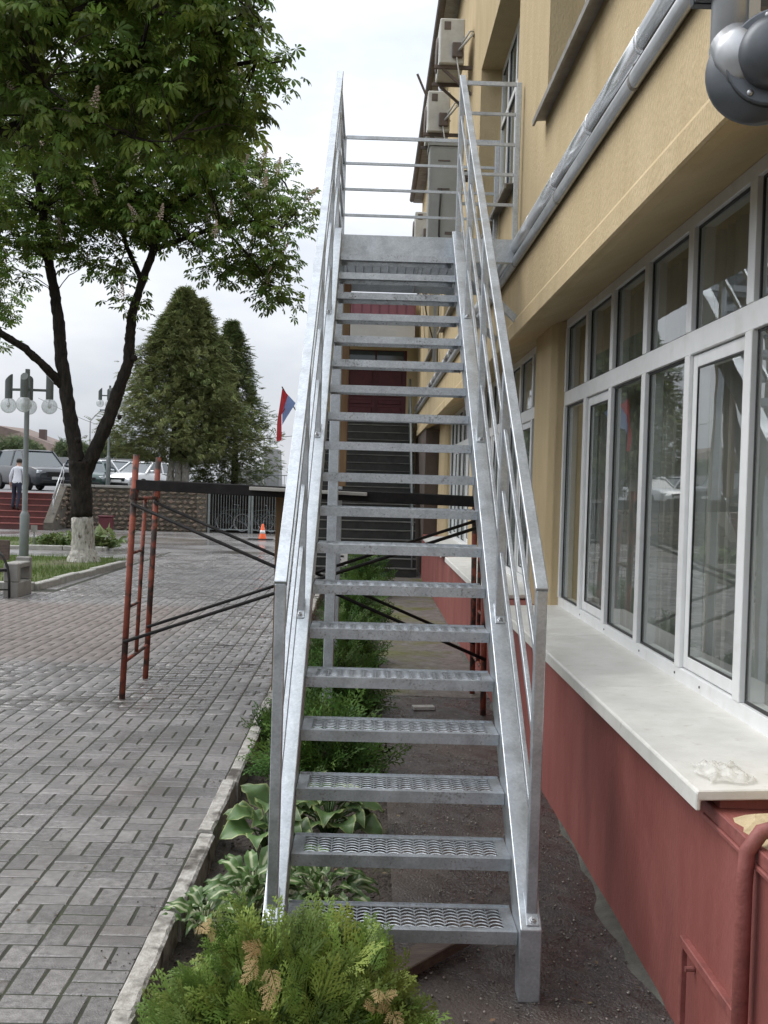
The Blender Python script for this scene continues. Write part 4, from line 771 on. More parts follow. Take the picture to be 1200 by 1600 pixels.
while z < 1.43:
    h = rr.uniform(0.13, 0.19); h = min(h, 1.45-z); x = -10.74+rr.uniform(-.1, 0)
    while x < -5.68:
        w = rr.uniform(0.14, 0.36); w = min(w, -5.63-x+.02)
        if w > .06 and h > .04: rows.append((x+w/2, z+h/2+rr.uniform(-.015, .015), w*1.06, h*1.08))
        x += w
    z += h
rows.sort(key=lambda r: -r[2]*r[3])
for x, z, w, h in rows[:290]:
    o = bpy.data.objects.new('stone', sm[rr.randrange(7)]); C.objects.link(o); o.parent = rw; o.matrix_parent_inverse = Matrix.Translation(-rw.location)
    o.location = (x, WY+0.005, z); o.scale = (w, rr.uniform(0.05, 0.09), h); o.rotation_euler = (0, rr.uniform(-.12, .12), 0)
stp = empty('red_steps', (-12, 37, 0), 'dark red tiled steps climbing to the parking terrace at the left edge', 'steps')
for k in range(6):
    build(MB().box(-13.0, -10.76, 36.6+0.3*k, WY+0.5, 0.2*k, 0.2*(k+1)-0.03 if k < 5 else 1.172), 'step', 'red_step', stp); build(MB().box(-13.0, -10.76, 36.57+0.3*k, 36.6+0.3*k+0.30 if k < 5 else WY+.5, 0.2*(k+1)-0.0299 if k < 5 else 1.1725, 0.2*(k+1)+.003), 'tread_edge', 'red_paint', stp)
sw = MB().prism([(36.5, 0), (36.5, 0.25), (38.0, 1.45), (38.19, 1.5), (38.19, 0)], -10.758, -10.45, 'x'); build(sw, 'cheek_wall', 'mortar', stp)
for k in range(26):
    z = rr.uniform(.06, 1.25); y0 = 36.5 if z < .3 else 36.5+(z-.3)*1.38
    o = bpy.data.objects.new('stone', sm[rr.randrange(7)]); C.objects.link(o); o.parent = stp; o.matrix_parent_inverse = Matrix.Translation(-stp.location); o.location = (-10.45, rr.uniform(min(y0+.12, 38.0), 38.1), z); o.scale = (rr.uniform(.18, .3), .06, rr.uniform(.12, .18)); o.rotation_euler = (0, 0, R(90))
hm = MB().tube([(-10.55, 36.75, 1.05), (-10.55, 38.1, 2.25)], 0.022, 8).tube([(-10.55, 36.75, 0.75), (-10.55, 38.1, 1.95)], 0.012, 6).tube([(-10.55, 36.85, 0.3), (-10.55, 36.85, 1.12)], 0.018, 6).tube([(-10.55, 38.0, 1.4), (-10.55, 38.0, 2.17)], 0.018, 6)
build(hm, 'handrail', 'rim', stp, smooth=True)
# bicycle cage in the gap beside the wall
gt = empty('bicycle_cage', (-4.3, 38.2, 0), 'grey barred bicycle cage gate beyond the scaffold', 'gate')
for x in (-5.52, -4.12, -4.02, -2.62): build(MB().box(x-0.035, x+0.035, 38.14, 38.21, 0, 1.5), 'gate_post', 'pole_grey', gt)
for (a, b) in ((-5.48, -4.16), (-3.98, -2.66)):
    build(MB().tube([(a, 38.17, 0.12), (b, 38.17, 0.12)], 0.02, 6).tube([(a, 38.17, 1.44), (b, 38.17, 1.44)], 0.02, 6), 'gate_rail', 'pole_grey', gt)
    for x in np.arange(a+.09, b-.03, 0.095): build(MB().tube([(x, 38.17, 0.12), (x, 38.17, 1.44)], 0.008, 5), 'bar', 'pole_grey', gt)
build(MB().box(-5.6, -2.55, 41.7, 41.9, -0.1, 1.49), 'back_wall', 'brown_wall', gt); build(MB().box(-5.6, -2.5, 38.3, 42.0, 1.49, 1.53), 'roof', 'brown_wall', gt)
def bike(loc, rz, label):
    o = empty('bicycle', (0, 0, 0), label, 'bicycle', 'bicycles in the cage')
    for x in (-0.52, 0.52):
        w = build(MB().torus((x, 0, 0.34), 0.325, 0.018, (0, 1, 0), 28, 6), 'wheel', 'tyre', o); r_ = MB().torus((x, 0, 0.34), 0.302, 0.014, (0, 1, 0), 28, 5)
        for q in range(10): t = math.pi*q/10; r_.tube([(x-.3*math.cos(t), 0, .34-.3*math.sin(t)), (x+.3*math.cos(t), 0, .34+.3*math.sin(t))], 0.002, 3)
        build(r_, 'spokes', 'rim', w)
    f = MB()
    for a, b in (((-0.52, .34), (-0.05, .30)), ((-0.52, .34), (-.18, .80)), ((-0.05, .30), (-.18, .82)), ((-.05, .30), (.38, .74)), ((-.17, .74), (.36, .82)), ((.34, .92), (.52, .34))): f.tube([(a[0], 0, a[1]), (b[0], 0, b[1])], 0.016, 6)
    build(f, 'frame', 'lamp_green', o); build(MB().tube([(.30, -.28, .98), (.34, -.1, .96), (.34, .1, .96), (.30, .28, .98)], 0.012, 6).tube([(.34, 0, .9), (.34, 0, .96)], .012, 6), 'handlebar', 'rim', o)
    build(MB().prism([(-.32, -.07), (-.30, .07), (-.12, .03), (-.04, .015), (-.04, -.015), (-.12, -.03)], 0.83, 0.88, 'z'), 'saddle', 'tyre', o, bev=.01)
    o.location = loc; o.rotation_euler = (0, 0, R(rz)); return o
bike((-4.55, 39.0, 0.02), 12, 'bicycle parked behind the left gate of the cage'); bike((-3.35, 38.9, 0.02), -8, 'bicycle behind the cage bars just above the orange cone'); bike((-4.9, 38.75, 0.02), -14, 'bicycle nearest the left gate post in the cage'); bike((-3.9, 38.65, 0.02), 5, 'bicycle behind the middle gate posts of the cage'); bike((-3.2, 39.9, 0.02), 20, 'second bicycle deeper in the cage behind the cone')
cn = empty('traffic_cone', (-3.28, 34.4, 0), 'small orange traffic cone with white band on the square', 'cone')
build(MB().lathe((-3.28, 34.4, 0.02), [(0.13, 0), (0.12, .02), (0.035, .46), (0.025, .47)], 16), 'body', 'cone_orange', cn, smooth=True); build(MB().lathe((-3.28, 34.4, 0.02), [(0.093, .17), (0.071, .275)], 16), 'band', 'white_paint', cn, smooth=True); build(MB().box(-3.72, -2.95, 34.2, 34.6, 0.0, 0.03), 'base', 'tyre', cn)
# bin by the wall, bench, little sign
bn = empty('litter_bin', (-8.72, 36.5, 0), 'dark maroon square bin against the stone wall', 'bin'); build(MB().prism([(-8.90, 36.35), (-8.48, 36.35), (-8.48, 36.7), (-8.90, 36.7)], 0.0, 0.50, 'z'), 'body', 'door_red', bn, bev=0.02); build(MB().box(-8.93, -8.45, 36.32, 36.73, 0.50, 0.54), 'rim', 'door_red', bn, bev=.01)
bc = empty('park_bench', (-5.3, 16.0, 0), 'concrete bench end with black wrought iron arm at the left edge', 'bench')
build(MB().box(-5.30, -5.08, 16.05, 16.70, -0.01, 0.22).box(-5.30, -5.08, 16.05, 16.16, .22, .50).box(-5.30, -5.08, 16.6, 16.70, .22, .56).box(-5.31, -5.07, 16.16, 16.6, .42, .50), 'concrete_end', 'concrete', bc, bev=0.015); build(MB().box(-7.4, -5.42, 16.05, 16.5, 0.34, 0.39).box(-7.4, -5.42, 16.62, 16.7, 0.5, 0.8), 'seat', 'wood_wet', bc)
build(MB().tube([(-5.18, 15.97, 0.0), (-5.18, 15.95, 0.28), (-5.21, 15.96, 0.45), (-5.28, 15.97, 0.60), (-5.34, 15.97, 0.66), (-5.44, 15.98, 0.67), (-5.56, 15.98, 0.62)], 0.02, 8).tube([(-5.22, 15.96, 0.40), (-5.7, 15.97, 0.42)], 0.022, 6).tube([(-5.19, 15.95, .12), (-5.8, 15.95, .12)], .012, 6), 'arm', 'iron_black', bc, smooth=True)
sg = empty('plant_sign', (-8.3, 27.4, 0), 'tiny pale plant label on a stake in the flower bed', 'sign'); build(MB().box(-8.315, -8.285, 27.39, 27.41, 0, 0.42), 'stake', 'pole_grey', sg); build(MB().box(-8.38, -8.22, 27.375, 27.389, 0.40, 0.56), 'plate', 'cap', sg)
sg2 = empty('plant_sign', (-0.55, 17.5, 0), 'small white notice on a stake by the farther thujas', 'sign'); build(MB().box(-0.46, -0.44, 17.5, 17.52, -0.1, 0.55), 'stake', 'pole_grey', sg2); build(MB().box(-0.56, -0.30, 17.47, 17.485, 0.50, 0.74), 'plate', 'white_paint', sg2); build(MB().box(-0.52, -0.36, 17.466, 17.4695, 0.63, 0.66).box(-0.52, -0.40, 17.466, 17.4695, 0.58, 0.60), 'lettering', 'cable', sg2)
# ---- parked cars
def car(loc, rz, paint, label, Lc=4.3, Wc=1.76, H=1.45, suv=False):
    o = empty('parked_car', (0, 0, 0), label, 'car', 'cars parked on the terrace'); h = Wc/2; g = 0.20 if suv else 0.16; b = 0.98 if suv else 0.86; hd = 0.97 if suv else 0.80
    st_ = [(-Lc/2, g+.2, b-.12, h*.82), (-Lc/2+.12, g+.05, b+.02, h*.94), (-Lc*.30, g, b+.03, h), (0, g, b, h), (Lc*.20, g, b-.02, h), (Lc*.36, g, hd, h*.98), (Lc/2-.16, g+.03, hd-.10, h*.92), (Lc/2, g+.14, hd-.26, h*.80)]
    m = MB()
    for x, z0, z1, w in st_: m.v += [(x, -w*.9, z0), (x, -w, z0+.12), (x, -w, (z0+z1)/2+.06), (x, -w*.93, z1), (x, -w*.5, z1+.035), (x, w*.5, z1+.035), (x, w*.93, z1), (x, w, (z0+z1)/2+.06), (x, w, z0+.12), (x, w*.9, z0)]
    for i in range(len(st_)-1):
        for j in range(10): m.f.append((i*10+j, i*10+(j+1) % 10, i*10+10+(j+1) % 10, i*10+10+j)); m.mi.append(0)
    m.f += [tuple(range(10)), tuple(range(len(st_)*10-10, len(st_)*10))]; m.mi += [0, 0]; build(m, 'body', paint, o, smooth=True, bev=0.03, seg=2)
    rb0, rb1 = (-Lc*.46, -Lc*.40) if suv else (-Lc*.36, -Lc*.22); f0, f1 = Lc*.24, Lc*.06
    cabv = [(rb0, b-.02, h*.90), (rb1, H-.05, h*.70), (f1, H-.05, h*.70), (f0, b-.04, h*.90)]
    m = MB()
    for x, z, w in cabv: m.v += [(x, -w, z), (x, w, z)]
    m.f = [(0, 1, 3, 2), (4, 5, 7, 6), (0, 2, 4, 6), (1, 7, 5, 3), (2, 3, 5, 4)]; m.mi = [0]*5; cab = build(m, 'window', 'car_glass', o)
    build(MB().add([(rb1-.05, -h*.71, H-.06), (rb1-.05, h*.71, H-.06), (f1+.06, h*.71, H-.06), (f1+.06, -h*.71, H-.06), (rb1+.1, -h*.6, H), (rb1+.1, h*.6, H), (f1-.12, h*.6, H), (f1-.12, -h*.6, H)], [(4, 5, 6, 7), (0, 1, 5, 4), (1, 2, 6, 5), (2, 3, 7, 6), (3, 0, 4, 7), (0, 3, 2, 1)]), 'roof', paint, o, smooth=True)
    for s in (-1, 1):
        for pa in (((f0+.02, s*h*.90, b-.04), (f1+.02, s*h*.705, H-.05), .07, .06), ((rb0, s*h*.90, b-.03), (rb1, s*h*.705, H-.05), .12, .06), ((-Lc*.08, s*h*.905, b-.03), (-Lc*.09, s*h*.71, H-.05), .09, .03)): build(MB().beam(*pa), 'pillar', paint, o)
        build(MB().box(Lc*.17, Lc*.17+.10, s*h*1.0-.02 if s > 0 else -h-.16, s*h+.16 if s > 0 else -h+.02, b-.0, b+.13), 'mirror', paint, o, bev=.03)
        build(MB().beam((Lc/2-.16, s*h*.62, hd-.22), (Lc/2-.10, s*h*.88, hd-.20), .14, .13), 'headlight', 'headlight', o, bev=.02)
        build(MB().box(-Lc/2+.02, -Lc/2+.12, s*h*.74-.1, s*h*.74+.1, b-.25, b-.08), 'tail_light', 'red_paint', o)
        for x in (-Lc*.30, Lc*.31):
            rw_ = 0.36 if suv else 0.31; t = build(MB().lathe((x, s*(h-.17), rw_), [(rw_*.6, 0), (rw_*.96, 0), (rw_, .03), (rw_, .16), (rw_*.96, .19), (rw_*.62, .19)], 22, (0, s, 0)), 'wheel', 'tyre', o)
            rm = MB().lathe((x, s*(h-.17), rw_), [(rw_*.64, .15), (rw_*.62, .193), (rw_*.56, .18), (rw_*.16, .185), (.01, .19)], 18, (0, s, 0)); build(rm, 'rim', 'rim', t)
    build(MB().box(Lc/2-.06, Lc/2+.015, -h*.50, h*.50, hd-.33 if not suv else hd-.40, hd-.19), 'grille', 'grille', o, bev=.02); build(MB().box(Lc/2-.05, Lc/2+.02, -h*.72, h*.72, g+.10, g+.26), 'bumper_intake', 'grille', o, bev=.03)
    build(MB().box(Lc/2+.005, Lc/2+.03, -.26, .26, g+.27, g+.38), 'number_plate', 'white_paint', o)
    build(MB().box(Lc/2-.02, Lc/2+.022, -h*.52, h*.52, hd-.20, hd-.175), 'chrome_strip', 'rim', o)
    o.location = loc; o.rotation_euler = (0, 0, R(rz)); return o
car((-14.05, 46.2, TZ2), -50, 'car_dark', 'large dark grey SUV parked at the top of the red steps', 4.7, 1.9, 1.68, True)
car((-13.15, 51, TZ2), -66, 'car_blue', 'blue-grey car seen from the front behind the dark SUV', 4.4, 1.75, 1.48)
car((-14.6, 56, TZ2), -75, 'car_green', 'teal car roof showing between the SUV and the blue-grey car', 4.3, 1.75, 1.5)
car((-12.1, 47.6, TZ2), -80, 'car_green', 'low dark green car front beside the chestnut trunk', 3.9, 1.6, 1.30)
car((-11.2, 49.0, TZ2), -38, 'car_silver', 'silver sedan in the fork of the chestnut trunk', 4.3, 1.68, 1.40)
car((-9.9, 48.5, TZ2), -112, 'car_white', 'white car behind the rusty scaffold uprights', 4.2, 1.66, 1.36)
car((-13.6, 62.0, TZ2), -60, 'car_silver', 'distant grey car beyond the silver sedan', 4.2, 1.7, 1.42)
# ---- person climbing the steps
def person():
    o = empty('person', (0, 0, 0), 'person in white shirt and dark trousers climbing the red steps', 'person')
    J = [(0, 0, .90, .15), (0, .03, 1.08, .145), (0, .06, 1.28, .165), (0, .07, 1.42, .12), (0, .08, 1.49, .062), (0, .10, 1.57, .085), (0, .10, 1.66, .09),
         (-.10, .01, .86, .10), (-.11, .10, .50, .075), (-.11, .02, .13, .05), (-.11, .03, .05, .045), (-.11, .18, .035, .038),
         (.10, .0, .86, .10), (.11, .0, .47, .075), (.11, -.10, .10, .05), (.11, -.11, .02, .045), (.11, .05, -.01, .038),
         (-.18, .06, 1.37, .075), (-.25, .02, 1.12, .055), (-.26, .08, .90, .038), (-.26, .11, .82, .036), (.18, .06, 1.37, .075), (.25, .04, 1.12, .055), (.25, .12, .91, .038), (.25, .16, .83, .036)]
    E_ = [(0, 1), (1, 2), (2, 3), (3, 4), (4, 5), (5, 6), (0, 7), (7, 8), (8, 9), (9, 10), (10, 11), (0, 12), (12, 13), (13, 14), (14, 15), (15, 16), (3, 17), (17, 18), (18, 19), (19, 20), (3, 21), (21, 22), (22, 23), (23, 24)]
    for base, s in ((20, -1), (24, 1)):
        bx_, by_, bz_, _ = J[base]
        for q in range(5):
            off = (q-2)*.017; ln = (.05, .075, .08, .075, .06)[q]; ix = len(J)
            if q == 0: J += [(bx_-s*.01, by_+.035, bz_-.0, .011), (bx_-s*.015, by_+.05, bz_-.035, .009)]
            else: J += [(bx_, by_+off*.9, bz_-.04, .010), (bx_-s*.012, by_+off, bz_-.04-ln, .008)]
            E_ += [(base, ix), (ix, ix+1)]
    me = bpy.data.meshes.new('body'); me.from_pydata([j[:3] for j in J], E_, []); b = bpy.data.objects.new('body', me); C.objects.link(b)
    b.modifiers.new('skin', 'SKIN'); sv = me.skin_vertices[0].data
    for i, j in enumerate(J): sv[i].radius = (j[3], j[3]*(.72 if i < 4 else .95)); sv[i].use_root = (i == 0)
    sb = b.modifiers.new('sub', 'SUBSURF'); sb.levels = sb.render_levels = 2
    dg = bpy.context.evaluated_depsgraph_get(); nm = bpy.data.meshes.new_from_object(b.evaluated_get(dg)); bpy.data.objects.remove(b)
    nm.materials.clear()
    for x in ('skin', 'shirt', 'trousers', 'shoe'): nm.materials.append(M[x])
    for p in nm.polygons:
        c = p.center; p.material_index = 1 if (c.z > .90 and c.z < 1.475 and not (abs(c.x) > .2 and c.z < .93)) else (2 if c.z < .905 and c.z > .075 and abs(c.x) < .215 else (3 if c.z <= .075 else 0)); p.use_smooth = True
    bo = link('body', nm, None, o)
    build(MB().lathe((0, .085, 1.655), [(.085, -.05), (.098, 0), (.098, .03), (.08, .075), (.03, .10), (.005, .103)], 16), 'hair', 'hair', o, smooth=True)
    build(MB().box(-.165, .165, -.075, .075, .895, .925), 'belt', 'shoe', o, bev=.02)
    return o
pe = person(); pe.location = (-11.98, 37.36, 0.64); pe.rotation_euler = (R(-6), 0, R(-6))
# ---- things far behind
hs = empty('house', (-28, 95, 1.5), 'distant house with brown hipped roof and brick chimney', 'house')
c0 = P(40, 705, 95); hx, hy = c0.x, 95
build(MB().box(hx-5.2, hx+3.2, hy, hy+8, 1.5, 4.3), 'wall', 'house_wall', hs); rf = build(MB().add([(hx-6, hy-.6, 4.0), (hx+4, hy-.6, 4.0), (hx+4, hy+8.6, 4.0), (hx-6, hy+8.6, 4.0), (hx-2.6, hy+.2, 6.1), (hx-1.6, hy+6, 6.1), (hx-.6, hy+.6, 5.6)], [(0, 1, 6, 4), (1, 2, 5, 6), (6, 5, 4), (2, 3, 5), (3, 0, 4, 5)]), 'roof', 'roof_tile', hs, fix=True)
build(MB().box(hx+.75, hx+1.3, hy+1.2, hy+1.8, 4.4, 5.9), 'chimney', 'brick_far', rf)
for k in range(3): build(MB().box(hx-4.2+2.4*k, hx-3.1+2.4*k, hy-.05, hy, 2.4, 3.6), 'window', 'car_glass', hs)
ss = empty('street_light', (-14.9, 62, 1.5), 'thin distant street light with bent arm behind the chestnut fork', 'street lamp'); b0 = P(139, 740, 62); t0 = P(141, 658, 62); t1 = P(158, 641, 62)
build(MB().tube([(b0.x, 62, 1.5), t0, t0+(t1-t0)*.5+Vector((0, 0, .05)), t1], 0.05, 6), 'pole', 'cable_pale', ss, smooth=True); build(MB().box(t1.x-.05, t1.x+.35, 61.9, 62.1, t1.z-.03, t1.z+.05), 'lamp_head', 'pole_grey', ss)
mo = empty('concrete_monument', P(418, 755, 58), 'grey tapering concrete block beyond the conifer', 'monument'); a0 = P(402, 755, 58); a1 = P(437, 755, 58); zt_ = P(420, 701, 58).z
build(MB().prism([(a0.x, 1.5), (a1.x, 1.5), (a1.x-.12, zt_), (a0.x+.35, zt_)], 58, 60, 'y'), 'block', 'concrete_far', mo, bev=.03); build(MB().box(a0.x-1.2, a0.x+.2, 57.6, 58.6, 1.5, 2.5), 'side_block', 'concrete_far', mo, bev=.03)
rl = empty('terrace_railing', P(400, 758, 43), 'pale metal railing on the terrace right of the conifer', 'railing'); b = P(398, 755, 43.5).x
for k in range(14): build(MB().tube([(b+.13*k, 43.5, 1.2), (b+.13*k, 43.5, 2.1)], .009, 5), 'baluster', 'pole_grey', rl)
build(MB().tube([(b-.1, 43.5, 2.1), (b+1.8, 43.5, 2.1)], .018, 6), 'rail', 'pole_grey', rl)
mb = P(411, 755, 55); tag(build(MB().tube([(mb.x, 55, 1.5), (mb.x, 55, P(411, 680, 55).z)], .04, 6), 'signal_mast', 'cable_pale'), 'thin pale mast in front of the concrete block', 'mast')
lw = MB().box(-26, -12.3, 75, 75.4, 1.5, 3.15); tag(build(lw, 'yard_wall', 'concrete_far'), 'grey yard wall far behind the parked cars', 'wall')
cb0, cb1 = P(60, 622, 60), P(470, 680, 40); pts = [cb0.lerp(cb1, k/12)+Vector((0, 0, -1.1*math.sin(math.pi*k/12))) for k in range(13)]
tag(build(MB().tube(pts, 0.012, 4), 'overhead_wire', 'cable'), 'thin overhead wire sagging across the conifer', 'wire')

# ================================================================ VEGETATION
def leaflet_template(fine):      # palmate horse-chestnut leaf, petiole at the origin, about 1 across
    V, F = [], []
    for k, a in enumerate((-128, -82, -40, 0, 40, 82, 128)):
        L_ = (0.26, 0.38, 0.48, 0.52, 0.48, 0.38, 0.26)[k]; w = L_*0.19; t = R(a); c, s = math.cos(t), math.sin(t); dr = -0.16*L_-0.02*k % 2
        pr_ = [(0, 0, 0), (.4*L_, -.62*w, 0.02*L_-.02), (.4*L_, .62*w, 0.02*L_-.02), (.70*L_, -w, -.10*L_), (.70*L_, w, -.10*L_), (L_, 0, -.34*L_), (.45*L_, 0, .05*L_), (.72*L_, 0, -.05*L_)]
        if fine: idx = [(0, 1, 6), (0, 6, 2), (1, 3, 7), (1, 7, 6), (6, 7, 4), (6, 4, 2), (3, 5, 7), (7, 5, 4)]
        else: pr_ = [pr_[0], pr_[3], pr_[5], pr_[4]]; idx = [(0, 1, 2), (0, 2, 3)]
        o = len(V); V += [(x*c-y*s+.02*c, x*s+y*c+.02*s, z) for x, y, z in pr_]; F += [tuple(i+o for i in f) for f in idx]
    return np.array(V), np.array(F)
LV, LF = leaflet_template(True); LVc, LFc = leaflet_template(False)
def in_ell(c, r, n, shell=0.0):
    d = rdir(n); u = (RNG.random(n)*(1-shell**3)+shell**3)**(1/3); return np.array(c)[None]+d*u[:, None]*np.array(r)[None]
def curve(a, b, sag=0.12, n=5, rnd=0.05):
    a, b = np.array(a), np.array(b); L_ = np.linalg.norm(b-a); t = np.linspace(0, 1, n)[:, None]; p = a+(b-a)*t
    p[:, 2] += np.sin(np.pi*t[:, 0])*sag*L_; p[1:-1] += RNG.normal(0, rnd*L_, (n-2, 3))*.5; return [Vector(q) for q in p]
def blossom_mesh():
    V, F = [], []; r = random.Random(3); o = 0; vs, fs = oct_v, oct_f
    for k in range(46):
        h = k/46; rad = 0.30*(1-h*.85); t = k*2.4; c = np.array([math.cos(t)*rad*r.uniform(.5, 1), math.sin(t)*rad*r.uniform(.5, 1), h]); V.append(vs*r.uniform(.055, .085)+c); F.append(fs+o); o += len(vs)
    V.append(np.array([(.03, 0, -.25), (-.015, .026, -.25), (-.015, -.026, -.25), (0, 0, 1.0)])); F.append(np.array([(0, 1, 3), (1, 2, 3), (2, 0, 3)])+o)
    return bulk('flower_panicle', np.concatenate(V), np.concatenate(F))
blo = blossom_mesh(); blo.materials.append(M['blossom'])
leaf_me = []
for i in range(4):
    v = LV.copy(); v[:, 2] += RNG.normal(0, .015, len(v)); v[:, 2] -= (0.25+.2*i)*(v[:, 0]**2+v[:, 1]**2); leaf_me.append(bulk('leaf', v, LF)); leaf_me[-1].materials.append(M['chestnut_leaf_big'])
def chestnut(root, ells, limbs, nclus, per, size, n_obj, fine, nflow, spread, seed_pts=None, eye_pick=True):
    """clusters of palmate leaves spread through the crown, each on its own twig off the nearest limb"""
    vol = np.array([e[1][0]*e[1][1]*e[1][2]*e[2] for e in ells]); cnt = np.maximum(1, (nclus*vol/vol.sum()).astype(int))
    cl = np.concatenate([in_ell(e[0], e[1], k, 0.45) for e, k in zip(ells, cnt)])
    lp_ = np.array([p[:] for l in limbs for p in l]); tw = MB()
    for c in cl:
        d = np.linalg.norm(lp_-c, axis=1)+0.25*np.maximum(0, lp_[:, 2]-c[2]); a = lp_[d.argmin()]; q = curve(a, c, .08, 5, .06); L_ = (q[-1]-q[0]).length
        tw.tube(q, [.006+.010*min(L_, 3), .006+.007*L_*.5, .011, .008, .005], 5, cap=False)
    build(tw, 'branches', 'twig', root, fix=False)['kind'] = 'stuff'
    n = len(cl)*per; ci = np.repeat(np.arange(len(cl)), per); off = rdir(n)*(RNG.random(n)**.5)[:, None]*spread*np.array([1, 1, .62]); pos = cl[ci]+off
    ax = off*np.array([1, 1, .3])+rdir(n)*.22*spread; ax[:, 2] -= .10; up = np.tile([0, 0, 1.], (n, 1))+RNG.normal(0, .38, (n, 3)); up += off*.5
    rot = frames(ax, up); scl = RNG.uniform(.72, 1.15, n)*size
    d = np.linalg.norm(pos-np.array([0, 0, EYE]), axis=1); v = pos-np.array([0, 0, EYE]); k = v@np.array(_f); px = 600+FPX*(v@np.array(_r))/k; py = 800-FPX*(v@np.array(_u))/k
    vis = (px > -15) & (px < 560) & (py > -15); order = np.argsort(np.where(vis, d, 1e6)); pick = order[:n_obj]; pick = pick[vis[pick]]
    keep = np.ones(n, bool); keep[pick] = False
    tv, tf = (LV, LF) if fine else (LVc, LFc)
    V, F, r = scatter(tv, tf, pos[keep], rot[keep], scl[keep]); link('foliage', bulk('foliage', V, F, r), 'chestnut_leaf', root)['kind'] = 'stuff'
    for i in pick:
        o = bpy.data.objects.new('leaf', leaf_me[i % 4]); C.objects.link(o); o.parent = root; o.matrix_parent_inverse = Matrix.Translation(-root.location)
        m4 = Matrix(rot[i].tolist()).to_4x4(); m4.translation = Vector(pos[i]); o.matrix_basis = m4 @ Matrix.Scale(float(scl[i]), 4)
    fi = RNG.choice(len(cl), min(nflow, len(cl)), replace=False)
    for i in fi:
        o = bpy.data.objects.new('flower_panicle', blo); C.objects.link(o); o.parent = root; o.matrix_parent_inverse = Matrix.Translation(-root.location)
        dd = Vector(cl[i]-np.array(ells[0][0])); dd.normalize(); pp = Vector(cl[i])+Vector((dd.x*.08, -0.26, .04)); o.location = pp; o.scale = (.25*size/.3,)*2+(.31*size/.3,); o.rotation_euler = (random.uniform(-.35, .35), random.uniform(-.4, .4)+dd.x*.4, 0)
def E(px, py, Y, rx, ry, rz, w=1.0): c = P(px, py, Y); k = Y/FPX; return ((c.x, c.y, c.z), (rx*k, ry, rz*k), w)
# chestnut with whitewashed trunk
YT = 22.8
ct = empty('chestnut_tree', (-5.9, YT, 0.04), 'dark chestnut tree with whitewashed forked trunk on the lawn', 'tree')
def trunk_tube(pts, rad, n, rough, seed):
    m = MB(); m.tube(pts, rad, n); r = random.Random(seed); m.v = [tuple(c+r.uniform(-rough, rough) for c in v) for v in m.v]; return m
tp = lambda x, y, dY=0: P(x, y, YT+dY)
def fine(pts, rad, k=6):
    o, q = [], []
    for i in range(len(pts)-1):
        for s in range(k): t = s/k; o.append(pts[i].lerp(pts[i+1], t)); q.append(rad[i]*(1-t)+rad[i+1]*t)
    return o+[pts[-1]], q+[rad[-1]]
b0 = tp(131, 884); w1 = tp(128, 808)
p_, r_ = fine([b0-Vector((0, 0, .1)), b0.lerp(w1, .12), b0.lerp(w1, .35), w1], [.50, .34, .235, .215]); build(trunk_tube(p_, r_, 26, .016, 1), 'whitewashed_base', 'whitewash', ct, smooth=True)
p_, r_ = fine([w1, tp(127, 760), tp(126, 720)], [.218, .21, .235]); build(trunk_tube(p_, r_, 26, .02, 2), 'trunk', 'bark', ct, smooth=True)
limA = [tp(122, 735), tp(116, 690), tp(106, 630), tp(96, 560), tp(92, 505), tp(86, 460), tp(74, 400), tp(66, 330, -.3), tp(52, 240, -.6), tp(35, 130, -.8)]
limB = [tp(132, 740), tp(150, 700), tp(172, 650), tp(186, 605), tp(200, 570), tp(203, 530), tp(206, 490), tp(222, 440), tp(240, 390, -.2), tp(262, 330, -.5), tp(300, 240, -.8), tp(330, 150, -.8)]
limC = [tp(98, 603), tp(72, 575, -.3), tp(40, 545, -.6), tp(0, 520, -1), tp(-60, 470, -1.4), tp(-120, 400, -1.6)]
limD = [tp(222, 440), tp(198, 385, .4), tp(180, 320, .8), tp(160, 230, 1.0)]; limE = [tp(240, 390, -.2), tp(290, 372, -.5), tp(345, 352, -.8), tp(400, 345, -.9), tp(440, 360, -1)]; limF = [tp(262, 330, -.5), tp(320, 290, -.6), tp(380, 260, -.6), tp(430, 270, -.5)]; limG = [tp(345, 352, -.8), tp(390, 400, -.9), tp(420, 440, -.9)]; limH = [tp(74, 400), tp(100, 350, .5), tp(118, 280, .8)]
for l, r0, r1 in ((limA, .165, .05), (limB, .155, .04), (limC, .10, .04), (limD, .06, .02), (limE, .06, .015), (limF, .05, .015), (limG, .03, .012), (limH, .05, .02)):
    n = len(l); rr_ = [r0+(r1-r0)*i/(n-1) for i in range(n)]; p_, q_ = fine(l, rr_, 7); build(trunk_tube(p_, q_, 16, min(.017, r1*.42), int(r0*1000)), 'limb', 'bark', ct, smooth=True)
for p, s in ((tp(122, 688), .075), (tp(211, 560), .07), (tp(100, 552), .05), (tp(188, 652), .05)): build(MB().lathe(p-Vector((0, .08, 0)), [(s*.4, -s), (s, -s*.4), (s*.95, s*.4), (s*.4, s)], 9), 'burl', 'bark', ct, smooth=True)
chestnut(ct, [E(340, 325, YT-.8, 140, 2.0, 105), E(420, 350, YT-.8, 66, 1.2, 100), E(425, 440, YT-1, 34, .5, 42, 1.6), E(225, 250, YT, 170, 2.4, 130), E(90, 300, YT, 130, 2.3, 100), E(205, 440, YT-.6, 34, .6, 40, 1.3), E(110, 100, YT, 240, 2.6, 140, .6), E(-90, 380, YT-1, 90, 1.6, 90), E(320, 110, YT, 110, 2, 120, .5), E(70, 395, YT-.4, 75, 1.0, 45, 1.2), E(150, 395, YT+.2, 60, .9, 40, 1.2)],
         [limA[5:], limB[6:], limC[2:], limD, limE, limF, limG, limH], 640, 16, .32, 300, False, 120, .55)
